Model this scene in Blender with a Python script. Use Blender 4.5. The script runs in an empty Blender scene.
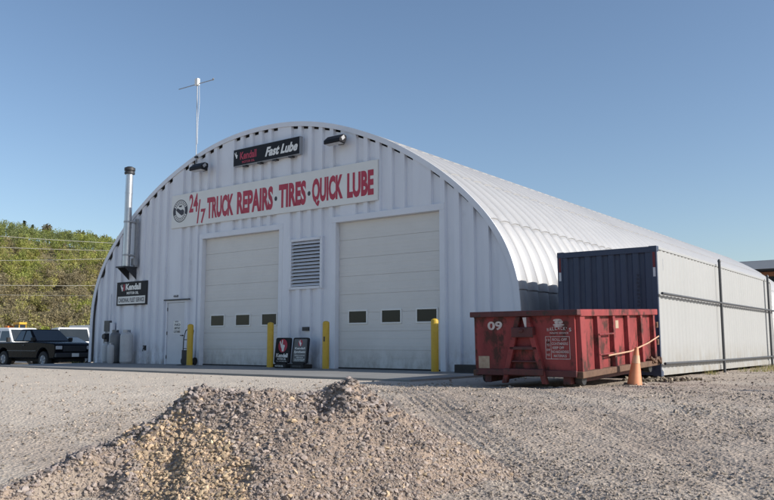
import bpy, math, random
import numpy as np
from mathutils import Vector, Matrix
random.seed(7)
RNG = np.random.default_rng(11)
PI = math.pi
R = math.radians
S = bpy.context.scene
C = S.collection

# ------------------------------------------------------------------ materials
def new_mat(name):
    m = bpy.data.materials.new(name); m.use_nodes = True
    nt = m.node_tree
    return m, nt, nt.nodes['Principled BSDF']

def N(nt, typ, **kw):
    n = nt.nodes.new(typ)
    for k, v in kw.items():
        if k.startswith('i_'):
            n.inputs[k[2:].replace('_', ' ')].default_value = v
        else:
            setattr(n, k, v)
    return n

def mixc(nt, fac, a, b, blend='MIX'):
    n = nt.nodes.new('ShaderNodeMix'); n.data_type = 'RGBA'; n.blend_type = blend
    for sock, v in ((n.inputs[0], fac), (n.inputs[6], a), (n.inputs[7], b)):
        if isinstance(v, bpy.types.NodeSocket): nt.links.new(v, sock)
        elif isinstance(v, (int, float)): sock.default_value = v
        else: sock.default_value = (*v, 1)
    return n.outputs[2]

def ramp(nt, fac, p0, p1, c0=(0, 0, 0), c1=(1, 1, 1)):
    r = nt.nodes.new('ShaderNodeValToRGB')
    r.color_ramp.elements[0].position = p0; r.color_ramp.elements[1].position = p1
    r.color_ramp.elements[0].color = (*c0, 1); r.color_ramp.elements[1].color = (*c1, 1)
    nt.links.new(fac, r.inputs[0])
    return r.outputs[0]

def noise(nt, scale, detail=4, rough=.55, vec=None, stretch=None):
    n = N(nt, 'ShaderNodeTexNoise'); n.inputs['Scale'].default_value = scale
    n.inputs['Detail'].default_value = detail; n.inputs['Roughness'].default_value = rough
    if vec is None:
        vec = N(nt, 'ShaderNodeTexCoord').outputs['Object']
    if stretch:
        mp = N(nt, 'ShaderNodeMapping'); mp.inputs['Scale'].default_value = stretch
        nt.links.new(vec, mp.inputs[0]); vec = mp.outputs[0]
    nt.links.new(vec, n.inputs['Vector'])
    return n.outputs['Fac']

def bump(nt, b, h, strength=.3, dist=.01):
    n = N(nt, 'ShaderNodeBump'); n.inputs['Strength'].default_value = strength; n.inputs['Distance'].default_value = dist
    nt.links.new(h, n.inputs['Height']); nt.links.new(n.outputs[0], b.inputs['Normal'])

def worn(name, col, col2=None, rough=.5, metal=0., scale=3., stretch=None, amt=.5, dirt=None, dirt_p=(.62, .72), bmp=0., spec=.5, foot_tone=None):
    """painted or metal surface with slow tone drift and optional dirt / rust patches"""
    m, nt, b = new_mat(name)
    col2 = col2 or tuple(c * .8 for c in col)
    f = noise(nt, scale, 5, .6, stretch=stretch)
    c = mixc(nt, ramp(nt, f, .35, .35 + amt), col, col2)
    if dirt:
        g = noise(nt, scale * 2.3, 8, .7, stretch=stretch)
        c = mixc(nt, ramp(nt, g, *dirt_p), c, dirt)
    if foot_tone:      # mud thrown up along the foot, plus a painted reflection on the wall: colour, height above ground
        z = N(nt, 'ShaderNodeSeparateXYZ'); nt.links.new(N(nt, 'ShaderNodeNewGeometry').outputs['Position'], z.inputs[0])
        mr = N(nt, 'ShaderNodeMapRange'); mr.inputs['From Min'].default_value = foot_tone[1]; mr.inputs['From Max'].default_value = 0; nt.links.new(z.outputs[2], mr.inputs[0])
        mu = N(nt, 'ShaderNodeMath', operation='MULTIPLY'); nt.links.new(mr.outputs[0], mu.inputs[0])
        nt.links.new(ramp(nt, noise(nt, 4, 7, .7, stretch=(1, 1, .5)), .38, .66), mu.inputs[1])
        c = mixc(nt, mu.outputs[0], c, foot_tone[0])
    nt.links.new(c, b.inputs['Base Color'])
    rr = noise(nt, scale * 4, 3)
    mr = N(nt, 'ShaderNodeMapRange'); mr.inputs['To Min'].default_value = max(.05, rough - .1); mr.inputs['To Max'].default_value = min(1, rough + .12)
    nt.links.new(rr, mr.inputs[0]); nt.links.new(mr.outputs[0], b.inputs['Roughness'])
    b.inputs['Metallic'].default_value = metal
    b.inputs['Specular IOR Level'].default_value = spec
    if bmp: bump(nt, b, noise(nt, scale * 6, 4), bmp, .006)
    return m

M = {}
M['wall'] = worn('wall_steel', (.70, .725, .785), (.62, .642, .695), .5, .0, 1.3, (1.2, 1, .35), .5, (.48, .49, .53), (.62, .82), .06, foot_tone=((.34, .32, .31), .9))  # darker foot mixes mud with a dark reflection put into the colour
M['trim'] = worn('trim_steel', (.69, .715, .77), (.63, .65, .70), .5, 0., 2.)
M['roof'] = worn('roof_galvalume', (.44, .44, .445), (.36, .36, .367), .5, .25, .35, (1, .5, 1), .5, (.34, .335, .335), (.62, .85), .05)
M['door_cream'] = worn('overhead_door_paint', (.65, .64, .62), (.60, .59, .57), .5, 0, .8, None, .5, (.42, .41, .38), (.66, .9), .03, foot_tone=((.36, .335, .30), .7))
M['door_white'] = worn('entry_door_paint', (.62, .63, .66), (.55, .56, .60), .45, 0, 2)
M['white'] = worn('white_enamel', (.76, .76, .74), (.68, .68, .66), .4, 0, 2)
M['sign_white'] = worn('sign_white', (.72, .72, .70), (.66, .66, .64), .4, 0, .9, None, .5, (.5, .5, .48), (.68, .95))
M['sign_red'] = worn('sign_red', (.42, .025, .06), (.36, .02, .05), .45, 0, 3)
M['sign_black'] = worn('sign_black', (.010, .010, .014), (.016, .016, .02), .5, 0, 3, spec=.2)
M['sign_grey'] = worn('sign_grey', (.10, .10, .105), (.07, .07, .075), .4, 0, 3)
M['ink'] = worn('dark_ink', (.025, .022, .035), (.04, .035, .05), .5, 0, 5)
M['black'] = worn('black_rubber', (.014, .014, .015), (.025, .024, .023), .75, 0, 6)
M['dark_metal'] = worn('dark_metal', (.035, .037, .042), (.055, .055, .06), .5, .3, 5)
M['glass'] = worn('dark_glass', (.010, .012, .014), (.016, .018, .02), .08, 0, 1, spec=.28)
M['stainless'] = worn('stainless_flue', (.55, .56, .58), (.42, .43, .45), .32, .85, 3, (1, 1, .4), .5)
M['galv'] = worn('galvanised', (.40, .41, .43), (.30, .31, .33), .45, .6, 6)
M['pipe_grey'] = worn('pipe_grey', (.075, .078, .085), (.055, .058, .064), .5, .2, 5)
M['yellow'] = worn('bollard_yellow', (.55, .36, .03), (.46, .29, .025), .5, 0, 4, None, .5, (.20, .13, .04), (.64, .78), .1)
M['concrete'] = worn('concrete', (.25, .247, .24), (.17, .168, .165), .85, 0, .7, None, .5, (.16, .155, .15), (.60, .80), .2)
M['navy'] = worn('navy_container', (.038, .055, .10), (.030, .044, .082), .5, 0, 1.5, (1, 1, .4), .5, (.05, .045, .05), (.68, .8), .06)
M['navy_dark'] = worn('navy_marking', (.018, .024, .05), None, .5, 0, 4)
M['cont_white'] = worn('container_offwhite', (.345, .352, .355), (.325, .332, .334), .5, 0, .8, (1, 1, .3), .5, (.27, .265, .255), (.70, .92), .04, foot_tone=((.25, .225, .19), .8))
M['dump_red'] = worn('dumpster_red', (.30, .055, .055), (.17, .030, .033), .55, 0, 1.3, (1, 1, .7), .4, (.065, .024, .020), (.50, .60), .3, spec=.25, foot_tone=((.055, .03, .026), .65))
M['dump_dark'] = worn('dumpster_dark', (.10, .022, .024), (.05, .016, .017), .6, 0, 3, None, .5, (.03, .02, .016), (.55, .65), .3)
M['rust'] = worn('rusty_steel', (.15, .085, .055), (.07, .038, .026), .8, .1, 5, None, .5, (.03, .02, .016), (.58, .7), .4)
M['stencil'] = worn('stencil_white', (.60, .56, .55), (.42, .34, .33), .6, 0, 9, None, .4, (.2, .06, .06), (.62, .68))
M['tan_label'] = worn('tan_label', (.42, .33, .24), (.30, .20, .14), .7, 0, 14)
M['cone'] = worn('cone_orange', (.66, .28, .14), (.56, .21, .10), .55, 0, 6, None, .5, (.35, .16, .10), (.66, .8))
M['cone_band'] = worn('cone_band', (.70, .44, .28), (.60, .36, .22), .5, 0, 6)
M['strap'] = worn('strap', (.52, .33, .22), (.38, .22, .14), .7, 0, 8)
M['red_tape'] = worn('reflector_red', (.16, .018, .024), None, .5, 0, 8)
M['white_tape'] = worn('reflector_white', (.62, .63, .66), None, .35, 0, 8)
M['timber'] = worn('weathered_timber', (.055, .05, .048), (.03, .028, .027), .85, 0, 3, (.3, 5, 5), .5, None, (.6, .7), .4)
M['cyl_grey'] = worn('cylinder_grey', (.17, .175, .18), (.12, .12, .125), .5, .1, 5, None, .5, (.12, .07, .05), (.68, .8))
M['cyl_pale'] = worn('cylinder_pale', (.46, .47, .48), (.38, .38, .385), .5, 0, 5, None, .5, (.2, .15, .12), (.68, .82))
M['auto_glass'] = worn('auto_glass', (.03, .038, .045), (.045, .055, .065), .05, 0, .8, spec=.6)
M['truck_black'] = worn('truck_black', (.005, .006, .009), (.007, .008, .012), .25, 0, 2, spec=.07)
M['car_white'] = worn('van_white', (.78, .79, .79), (.72, .73, .73), .3, 0, 1)
M['chrome'] = worn('chrome', (.6, .6, .6), (.5, .5, .5), .2, .9, 3)
M['lamp_clear'] = worn('lamp_lens', (.55, .56, .58), (.4, .42, .45), .12, 0, 9)
M['lamp_red'] = worn('tail_lens', (.3, .01, .01), None, .15, 0, 9)
M['mach_yellow'] = worn('machine_yellow', (.62, .36, .03), (.5, .28, .03), .45, 0, 2)
M['mach_orange'] = worn('machine_orange', (.6, .17, .03), (.5, .13, .03), .45, 0, 2)
M['bark'] = worn('bark', (.10, .075, .055), (.06, .045, .035), .9, 0, 3, (4, 4, .6), .5, None, (.6, .7), .4)
M['pole_wood'] = worn('pole_wood', (.16, .12, .085), (.10, .075, .055), .85, 0, 3, (5, 5, .4))
M['wire'] = worn('wire_alu', (.75, .72, .60), (.65, .62, .52), .4, .3, 2)
M['fascia'] = worn('fascia_grey', (.48, .49, .51), (.42, .43, .45), .6, 0, 1)
M['far_wall'] = worn('far_wall', (.34, .15, .08), (.27, .11, .06), .8, 0, 1)
M['far_dark'] = worn('soffit_dark', (.03, .03, .032), None, .8, 0, 1)
M['interior_dark'] = worn('dim_interior', (.02, .02, .02), None, .9, 0, 1)  # near-black kept for a dim interior, assigned to nothing

def gravel_mat(name='gravel_ground', tint=None):
    m, nt, b = new_mat(name)
    P = N(nt, 'ShaderNodeNewGeometry').outputs['Position']
    big = noise(nt, .22, 5, .6, P); mid = noise(nt, 1.6, 5, .65, P); fine = noise(nt, 34, 4, .7, P)
    c = mixc(nt, ramp(nt, big, .36, .64), (.405, .345, .29), (.315, .265, .225))
    c = mixc(nt, ramp(nt, mid, .42, .72), c, (.41, .355, .305))
    v = N(nt, 'ShaderNodeTexVoronoi'); v.inputs['Scale'].default_value = 26; nt.links.new(P, v.inputs['Vector'])
    v2 = N(nt, 'ShaderNodeTexVoronoi'); v2.inputs['Scale'].default_value = 9.5; nt.links.new(P, v2.inputs['Vector'])
    sep = N(nt, 'ShaderNodeSeparateColor'); nt.links.new(v.outputs['Color'], sep.inputs[0])
    sep2 = N(nt, 'ShaderNodeSeparateColor'); nt.links.new(v2.outputs['Color'], sep2.inputs[0])
    c = mixc(nt, .55, c, ramp(nt, sep.outputs[0], 0, 1, (.36, .36, .36), (.66, .64, .62)), 'OVERLAY')
    c = mixc(nt, .30, c, ramp(nt, sep2.outputs[1], 0, 1, (.34, .34, .35), (.66, .63, .60)), 'OVERLAY')
    # far away the grain blends to packed dust streaks
    st = noise(nt, .9, 4, .6, P, (.10, .9, 1))
    c = mixc(nt, ramp(nt, st, .50, .68), c, (.45, .395, .335))
    sx = N(nt, 'ShaderNodeSeparateXYZ'); nt.links.new(P, sx.inputs[0])
    lane = N(nt, 'ShaderNodeMapRange', interpolation_type='SMOOTHSTEP'); nt.links.new(sx.outputs[0], lane.inputs[0])
    for k_, v_ in (('From Min', 12.5), ('From Max', 6.5), ('To Min', 0), ('To Max', .7)): lane.inputs[k_].default_value = v_
    c = mixc(nt, lane.outputs[0], c, (.62, .55, .465))
    c = mixc(nt, .35, c, ramp(nt, fine, .3, .7, (.35, .35, .35), (.65, .65, .65)), 'OVERLAY')
    if tint: c = mixc(nt, 1.0, c, tint, 'MULTIPLY')
    nt.links.new(c, b.inputs['Base Color']); b.inputs['Roughness'].default_value = .95
    b.inputs['Specular IOR Level'].default_value = .15
    ad = N(nt, 'ShaderNodeMath', operation='ADD'); nt.links.new(v.outputs['Distance'], ad.inputs[0]); nt.links.new(fine, ad.inputs[1])
    bump(nt, b, ad.outputs[0], .8, .02)
    return m
M['gravel'] = gravel_mat()
M['heap'] = gravel_mat('heap_gravel', (.80, .745, .715))

def stone_mat():
    m, nt, b = new_mat('crushed_stone')
    a = N(nt, 'ShaderNodeAttribute', attribute_name='tone')
    P = N(nt, 'ShaderNodeNewGeometry').outputs['Position']
    f = noise(nt, 60, 3, .6, P)
    c = mixc(nt, .45, a.outputs['Color'], ramp(nt, f, .3, .7, (.35, .35, .35), (.65, .65, .65)), 'OVERLAY')
    nt.links.new(c, b.inputs['Base Color']); b.inputs['Roughness'].default_value = .9; b.inputs['Specular IOR Level'].default_value = .2
    return m
M['stone'] = stone_mat()

def leaf_mat():
    m, nt, b = new_mat('spring_foliage')
    a = N(nt, 'ShaderNodeAttribute', attribute_name='tone')
    nt.links.new(a.outputs['Color'], b.inputs['Base Color'])
    b.inputs['Roughness'].default_value = .7; b.inputs['Specular IOR Level'].default_value = .15
    tr = N(nt, 'ShaderNodeBsdfTranslucent'); nt.links.new(a.outputs['Color'], tr.inputs[0])
    mx = N(nt, 'ShaderNodeMixShader'); mx.inputs[0].default_value = .5
    out = [n for n in nt.nodes if n.type == 'OUTPUT_MATERIAL'][0]
    nt.links.new(b.outputs[0], mx.inputs[1]); nt.links.new(tr.outputs[0], mx.inputs[2]); nt.links.new(mx.outputs[0], out.inputs[0])
    return m
M['leaf'] = leaf_mat()

def hill_mat():
    m, nt, b = new_mat('hill_floor')
    P = N(nt, 'ShaderNodeNewGeometry').outputs['Position']
    c = mixc(nt, ramp(nt, noise(nt, .15, 6, .65, P), .35, .65), (.19, .165, .08), (.14, .115, .065))
    nt.links.new(c, b.inputs['Base Color']); b.inputs['Roughness'].default_value = 1
    return m
M['hill'] = hill_mat()

# ------------------------------------------------------------------ mesh builder
class MB:
    def __init__(s): s.v = []; s.f = []
    def add(s, vs, fs):
        o = len(s.v); s.v += [tuple(v) for v in vs]; s.f += [tuple(i + o for i in f) for f in fs]; return s
    def box(s, x0, x1, y0, y1, z0, z1, mtx=None):
        vs = [Vector(p) for p in ((x0, y0, z0), (x1, y0, z0), (x1, y1, z0), (x0, y1, z0), (x0, y0, z1), (x1, y0, z1), (x1, y1, z1), (x0, y1, z1))]
        if mtx is not None: vs = [mtx @ v for v in vs]
        return s.add(vs, [(0, 3, 2, 1), (4, 5, 6, 7), (0, 1, 5, 4), (1, 2, 6, 5), (2, 3, 7, 6), (3, 0, 4, 7)])
    def frustum(s, base, top):
        """two lists of 4 points"""
        return s.add(list(base) + list(top), [(0, 3, 2, 1), (4, 5, 6, 7), (0, 1, 5, 4), (1, 2, 6, 5), (2, 3, 7, 6), (3, 0, 4, 7)])
    def cyl(s, p0, p1, r0, r1=None, n=16, cap=True):
        p0 = Vector(p0); p1 = Vector(p1); r1 = r0 if r1 is None else r1
        d = (p1 - p0).normalized(); a = d.orthogonal().normalized(); b = d.cross(a)
        vs = []
        for p, r in ((p0, r0), (p1, r1)):
            vs += [p + (a * math.cos(2 * PI * i / n) + b * math.sin(2 * PI * i / n)) * r for i in range(n)]
        fs = [(i, (i + 1) % n, n + (i + 1) % n, n + i) for i in range(n)]
        if cap: fs += [tuple(range(n - 1, -1, -1)), tuple(range(n, 2 * n))]
        return s.add(vs, fs)
    def tube(s, pts, r, n=8):
        pts = [Vector(p) for p in pts]; vs = []
        for i, p in enumerate(pts):
            d = (pts[min(i + 1, len(pts) - 1)] - pts[max(i - 1, 0)]).normalized()
            up = Vector((0, 0, 1)) if abs(d.z) < .95 else Vector((1, 0, 0))
            a = d.cross(up).normalized(); b = a.cross(d)
            rr = r[i] if isinstance(r, (list, tuple)) else r
            vs += [p + (a * math.cos(2 * PI * k / n) + b * math.sin(2 * PI * k / n)) * rr for k in range(n)]
        fs = []
        for i in range(len(pts) - 1):
            fs += [(i * n + k, i * n + (k + 1) % n, (i + 1) * n + (k + 1) % n, (i + 1) * n + k) for k in range(n)]
        m = (len(pts) - 1) * n
        fs += [tuple(range(n - 1, -1, -1)), tuple(range(m, m + n))]
        return s.add(vs, fs)
    def lathe(s, prof, n=24, at=(0, 0, 0)):
        vs = []; at = Vector(at)
        for r, z in prof:
            vs += [at + Vector((r * math.cos(2 * PI * i / n), r * math.sin(2 * PI * i / n), z)) for i in range(n)]
        fs = []
        for k in range(len(prof) - 1):
            fs += [(k * n + i, k * n + (i + 1) % n, (k + 1) * n + (i + 1) % n, (k + 1) * n + i) for i in range(n)]
        fs += [tuple(range(n - 1, -1, -1)), tuple(range((len(prof) - 1) * n, len(prof) * n))]
        return s.add(vs, fs)
    def prism(s, poly, axis, a, b, mtx=None):
        """polygon (2d) extruded along axis 'x','y','z' from a to b"""
        def P(p, t):
            v = {'y': (p[0], t, p[1]), 'x': (t, p[0], p[1]), 'z': (p[0], p[1], t)}[axis]
            return mtx @ Vector(v) if mtx is not None else v
        n = len(poly)
        vs = [P(p, a) for p in poly] + [P(p, b) for p in poly]
        fs = [(i, (i + 1) % n, n + (i + 1) % n, n + i) for i in range(n)] + [tuple(range(n - 1, -1, -1)), tuple(range(n, 2 * n))]
        return s.add(vs, fs)

def obj(name, mb, mat, parent=None, bevel=0, smooth=False, seg=2, mats=None):
    me = bpy.data.meshes.new(name)
    me.from_pydata(mb.v, [], mb.f); me.update()
    import bmesh
    bm = bmesh.new(); bm.from_mesh(me); bmesh.ops.recalc_face_normals(bm, faces=bm.faces); bm.to_mesh(me); bm.free()
    me.materials.append(M[mat] if isinstance(mat, str) else mat)
    o = bpy.data.objects.new(name, me); C.objects.link(o)
    if parent: o.parent = parent
    if smooth:
        me.polygons.foreach_set('use_smooth', [True] * len(me.polygons))
        try: me.set_sharp_from_angle(angle=R(35))
        except Exception: pass
    if bevel:
        b = o.modifiers.new('edge', 'BEVEL'); b.width = bevel; b.segments = seg; b.limit_method = 'ANGLE'; b.angle_limit = R(40)
    return o

def tag(o, label, cat, group=None, kind=None):
    if label: o['label'] = label
    if cat: o['category'] = cat
    if group: o['group'] = group
    if kind: o['kind'] = kind
    return o

def empty(name, label, cat, loc=(0, 0, 0), rz=0, group=None):
    o = bpy.data.objects.new(name, None); C.objects.link(o)
    o.location = loc; o.rotation_euler = (0, 0, rz); o.empty_display_size = .2
    return tag(o, label, cat, group)

def copy_tree(o, parent=None):
    c = o.copy(); C.objects.link(c); c.parent = parent
    for ch in list(o.children): copy_tree(ch, c)
    return c

def text_obj(name, s, x0, x1, z0, z1, y, mat, parent, bold=.0, shear=0., depth=.004, mtx=None):
    """lettering fitted to a box on a wall facing -y"""
    cu = bpy.data.curves.new('letters', 'FONT'); cu.body = s; cu.offset = bold; cu.shear = shear; cu.resolution_u = 3
    t = bpy.data.objects.new('letters', cu); C.objects.link(t)
    dg = bpy.context.evaluated_depsgraph_get(); dg.update()
    me = bpy.data.meshes.new_from_object(t.evaluated_get(dg))
    bpy.data.objects.remove(t); bpy.data.curves.remove(cu)
    co = np.empty(len(me.vertices) * 3); me.vertices.foreach_get('co', co); co = co.reshape(-1, 3)
    mn = co.min(0); mx = co.max(0)
    px = x0 + (co[:, 0] - mn[0]) / max(1e-6, mx[0] - mn[0]) * (x1 - x0)
    pz = z0 + (co[:, 1] - mn[1]) / max(1e-6, mx[1] - mn[1]) * (z1 - z0)
    n = len(px); fs = [tuple(p.vertices) for p in me.polygons]
    mb = MB()
    V = [Vector((px[i], y, pz[i])) for i in range(n)]
    if mtx is not None: V = [mtx @ v for v in V]
    mb.v = [tuple(v) for v in V]; mb.f = fs
    bpy.data.meshes.remove(me)
    me = bpy.data.meshes.new(name); me.from_pydata(mb.v, [], mb.f); me.update(); me.materials.append(M[mat])
    o = bpy.data.objects.new(name, me); C.objects.link(o)
    if parent: o.parent = parent
    return o

def disc(cx, cz, rx, rz, y0, y1, n=28, a0=0, a1=2 * PI):
    return [(cx + rx * math.cos(a0 + (a1 - a0) * i / n), cz + rz * math.sin(a0 + (a1 - a0) * i / n)) for i in range(n)]

# ------------------------------------------------------------------ numpy noise
def vnoise(x, y, seed=0):
    xi = np.floor(x).astype(np.int64); yi = np.floor(y).astype(np.int64)
    xf = x - xi; yf = y - yi
    def h(a, b):
        n = (a * 374761393 + b * 668265263 + seed * 974634541) & 0x7fffffff
        n = ((n ^ (n >> 13)) * 1274126177) & 0x7fffffff
        return ((n ^ (n >> 16)) & 0xffff) / 65535.
    u = xf * xf * (3 - 2 * xf); v = yf * yf * (3 - 2 * yf)
    return (h(xi, yi) * (1 - u) + h(xi + 1, yi) * u) * (1 - v) + (h(xi, yi + 1) * (1 - u) + h(xi + 1, yi + 1) * u) * v
def fbm(x, y, o=4, seed=0):
    t = 0; a = .5
    for k in range(o):
        t = t + a * (vnoise(x * 2 ** k, y * 2 ** k, seed + k) - .5); a *= .5
    return t
def sstep(a, b, x):
    t = np.clip((x - a) / (b - a), 0, 1); return t * t * (3 - 2 * t)

# ------------------------------------------------------------------ camera and plan frame
CAM = Vector((18.24, -17.31, .742)); YAW = R(37.07)
cr = np.array([math.cos(YAW), math.sin(YAW)]); cf = np.array([-math.sin(YAW), math.cos(YAW)])
def plan(u, v):      # metres to the right of / ahead of the standpoint -> world x, y
    return 18.24 + cr[0] * u + cf[0] * v, -17.31 + cr[1] * u + cf[1] * v
def uv(x, y):
    dx = x - 18.24; dy = y + 17.31
    return dx * cr[0] + dy * cr[1], dx * cf[0] + dy * cf[1]
cam = bpy.data.objects.new('camera', bpy.data.cameras.new('camera')); C.objects.link(cam)
cam.location = CAM; cam.rotation_euler = (R(90 + 6.85), 0, YAW)
cam.data.sensor_width = 36; cam.data.lens = 35.93; cam.data.clip_end = 8000; cam.data.clip_start = .1
S.camera = cam

def g_base(x, y):
    u, v = uv(x, y); d = np.sqrt(u * u + v * v)
    z = -.05 - .30 * sstep(8, 16, -x) - .004 * np.clip(-x - 14, 0, 60) - .012 * np.clip(x - 14, 0, 60) * sstep(-40, 0, y)
    z = z - .50 * (1 - sstep(5, 14, d)) 
    return z
def g_rough(x, y):
    u, v = uv(x, y); d = np.sqrt(u * u + v * v)
    near = 1 - sstep(25, 60, d)
    z = .10 * fbm(x * .22, y * .22, 3, 3) + .055 * fbm(x * 1.1, y * 1.1, 4, 9) + .03 * fbm(x * 5, y * 5, 3, 15)
    # tyre ruts running past the heap toward the yard
    for c0, sl, w in ((1.05, -.19, .34), (2.75, -.19, .34), (4.3, -.35, .3)):
        t = u - (c0 + sl * (v - 9)) - .12 * np.sin(v * .5 + c0)
        prof = np.exp(-(t / w) ** 4)
        z = z + .9 * prof * (-.020 + .011 * np.sin(t * 2 * PI / .11) * (.4 + vnoise(x * 1.3, y * 1.3, 5))) + .010 * np.exp(-((abs(t) - w * 1.3) / .1) ** 2)
    flat = sstep(-6.5, -4.6, y) * (1 - sstep(11, 12.5, x)) 
    return z * near * (1 - .85 * flat)
def gz(x, y):
    return g_base(np.asarray(x, float), np.asarray(y, float)) + g_rough(np.asarray(x, float), np.asarray(y, float))
def gzf(x, y): return float(gz(x, y))

# ------------------------------------------------------------------ ground sheet
def grid_obj(name, X, Y, Z, mat, wrap=False):
    nr, nc = X.shape
    co = np.stack([X, Y, Z], -1).reshape(-1, 3)
    i = np.arange(nr - 1)[:, None]; j = np.arange(nc if wrap else nc - 1)[None, :]; j2 = (j + 1) % nc
    q = np.stack([i * nc + j, i * nc + j2, (i + 1) * nc + j2, (i + 1) * nc + j], -1).reshape(-1, 4)
    return raw_mesh(name, co, q, mat)
def raw_mesh(name, co, faces, mat, tone=None, smooth=True):
    me = bpy.data.meshes.new(name); k = faces.shape[1]
    me.vertices.add(len(co)); me.vertices.foreach_set('co', np.ascontiguousarray(co, np.float32).ravel())
    me.loops.add(faces.size); me.loops.foreach_set('vertex_index', np.ascontiguousarray(faces, np.int32).ravel())
    me.polygons.add(len(faces)); me.polygons.foreach_set('loop_start', np.arange(0, faces.size, k, dtype=np.int32))
    me.polygons.foreach_set('use_smooth', np.full(len(faces), smooth, bool))
    me.update(calc_edges=True)
    if tone is not None:
        a = me.attributes.new('tone', 'FLOAT_COLOR', 'POINT')
        a.data.foreach_set('color', np.concatenate([tone, np.ones((len(tone), 1))], 1).astype(np.float32).ravel())
    me.materials.append(M[mat] if isinstance(mat, str) else mat)
    o = bpy.data.objects.new(name, me); C.objects.link(o)
    return o
rad = np.concatenate([[.05, 1, 2, 3, 4], np.geomspace(4.6, 40, 330), np.geomspace(42, 4500, 60)])
ang = np.concatenate([np.linspace(-34, 34, 560), np.linspace(36, 324, 100)])
A_, R_ = np.meshgrid(np.radians(ang), rad)
gx, gy = plan(R_ * np.sin(A_), R_ * np.cos(A_))
gzv = gz(gx, gy)
far = sstep(60, 400, R_); gzv = gzv * (1 - far) + (-1.6) * far
go = grid_obj('ground', gx, gy, gzv, 'gravel', True); go['kind'] = 'structure'

# concrete apron in front of the big doors
ap = MB()
xs = np.linspace(-9.8, 9.0, 20)
for a, b in zip(xs[:-1], xs[1:]):
    def zt(x): return -.004 - .03 * max(0, -x - 8.5)
    ap.add([(a, -4.3, -.3), (b, -4.3, -.3), (b, .25, -.3), (a, .25, -.3), (a, -4.3, zt(a)), (b, -4.3, zt(b)), (b, .25, zt(b)), (a, .25, zt(a))],
           [(4, 5, 6, 7), (0, 1, 5, 4)])
ap.add([(9, -4.3, -.3), (9, .25, -.3), (9, .25, -.004), (9, -4.3, -.004)], [(0, 1, 2, 3)])
o = obj('concrete_apron', ap, 'concrete'); o['kind'] = 'structure'

# ------------------------------------------------------------------ quonset building
ctrl = [(0, 7.75), (1.6, 7.64), (3.2, 7.28), (4.9, 6.62), (6.2, 5.9), (7.35, 5.07), (8.3, 4.14), (8.88, 3.3), (9.2, 2.45), (9.3, 1.7), (9.31, .9), (9.31, 0)]
full = [(-x, z) for x, z in ctrl[:0:-1]] + ctrl
def catmull(pts, per=10):
    out = []
    P = [pts[0]] + list(pts) + [pts[-1]]
    for i in range(1, len(P) - 2):
        p0, p1, p2, p3 = [np.array(q, float) for q in P[i - 1:i + 3]]
        for k in range(per):
            t = k / per
            out.append(.5 * ((2 * p1) + (-p0 + p2) * t + (2 * p0 - 5 * p1 + 4 * p2 - p3) * t * t + (-p0 + 3 * p1 - 3 * p2 + p3) * t ** 3))
    out.append(np.array(pts[-1], float))
    return np.array(out)
ARC = catmull(full, 8)
tn = np.gradient(ARC, axis=0); tn /= np.linalg.norm(tn, axis=1)[:, None]
ARN = np.stack([-tn[:, 1], tn[:, 0]], 1); ARN *= np.sign((ARN * (ARC - np.array([0, 1.]))).sum(1))[:, None]
ARS = np.concatenate([[0], np.cumsum(np.linalg.norm(np.diff(ARC, axis=0), axis=1))])
def arch_off(d):
    return ARC + ARN * d
INS = arch_off(-.11); INS2 = arch_off(-.25)
def ztop(x, curve):
    m = curve[:, 1] > .0
    c = curve
    # upper branch by x
    return float(np.interp(x, c[:, 0], c[:, 1])) if c[0, 0] < x < c[-1, 0] else 0.
B = empty('quonset_building', 'large grey arched steel garage with two overhead doors and ribbed barrel roof', 'building')

openings = [(-2.78, .93, -.1, 4.30), (3.29, 6.97, -.1, 4.30), (-4.60, -3.62, -.1, 2.16), (1.456, 2.697, 2.43, 3.878)]
def make_wall():
    mb = MB(); pitch = .443; prof = []    # (x, y)
    x = -9.4; k = 0
    segs = []
    ZL = []
    while x < 9.4:
        if k % 6 == 5:
            segs.append((x, x + pitch, 'rib'))
        else:
            segs += [(x, x + .15, 'rib'), (x + .15, x + .185, 'dn'), (x + .185, x + .408, 'low'), (x + .408, x + pitch, 'up')]
        x += pitch; k += 1
    yo, yi = -.050, .03
    cuts = sorted({c for o in openings for c in o[:2]})
    for a, b, t in segs:
        ya, yb = {'rib': (yo, yo), 'low': (yi, yi), 'dn': (yo, yi), 'up': (yi, yo)}[t]
        pts = [a] + [c for c in cuts if a < c < b] + [b]
        for p, q in zip(pts[:-1], pts[1:]):
            p = max(p, -9.19); q = min(q, 9.19)
            if q - p < .002: continue
            nn = 1 if max(abs(p), abs(q)) < 6.5 else 10
            for j in range(nn): ZL.append((a, b, t, ya, yb, p + (q - p) * j / nn, p + (q - p) * (j + 1) / nn))
    if 1:
        for a, b, t, ya, yb, p, q in ZL:
            fp = ya + (yb - ya) * (p - a) / (b - a); fq = ya + (yb - ya) * (q - a) / (b - a)
            dz = -.05 if t == 'low' else .03
            zp, zq = ztop(p, INS) + dz, ztop(q, INS) + dz
            mid = (p + q) / 2
            blocks = sorted((o[2], o[3]) for o in openings if o[0] < mid < o[1])
            z = -.25
            for z0, z1 in blocks:
                if z0 > z: mb.add([(p, fp, z), (q, fq, z), (q, fq, z0), (p, fp, z0)], [(0, 1, 2, 3)])
                z = z1
            if max(zp, zq) > z: mb.add([(p, fp, z), (q, fq, z), (q, fq, max(z, zq)), (p, fp, max(z, zp))], [(0, 1, 2, 3)])
    return mb
obj('end_wall', make_wall(), 'wall', B)
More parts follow.
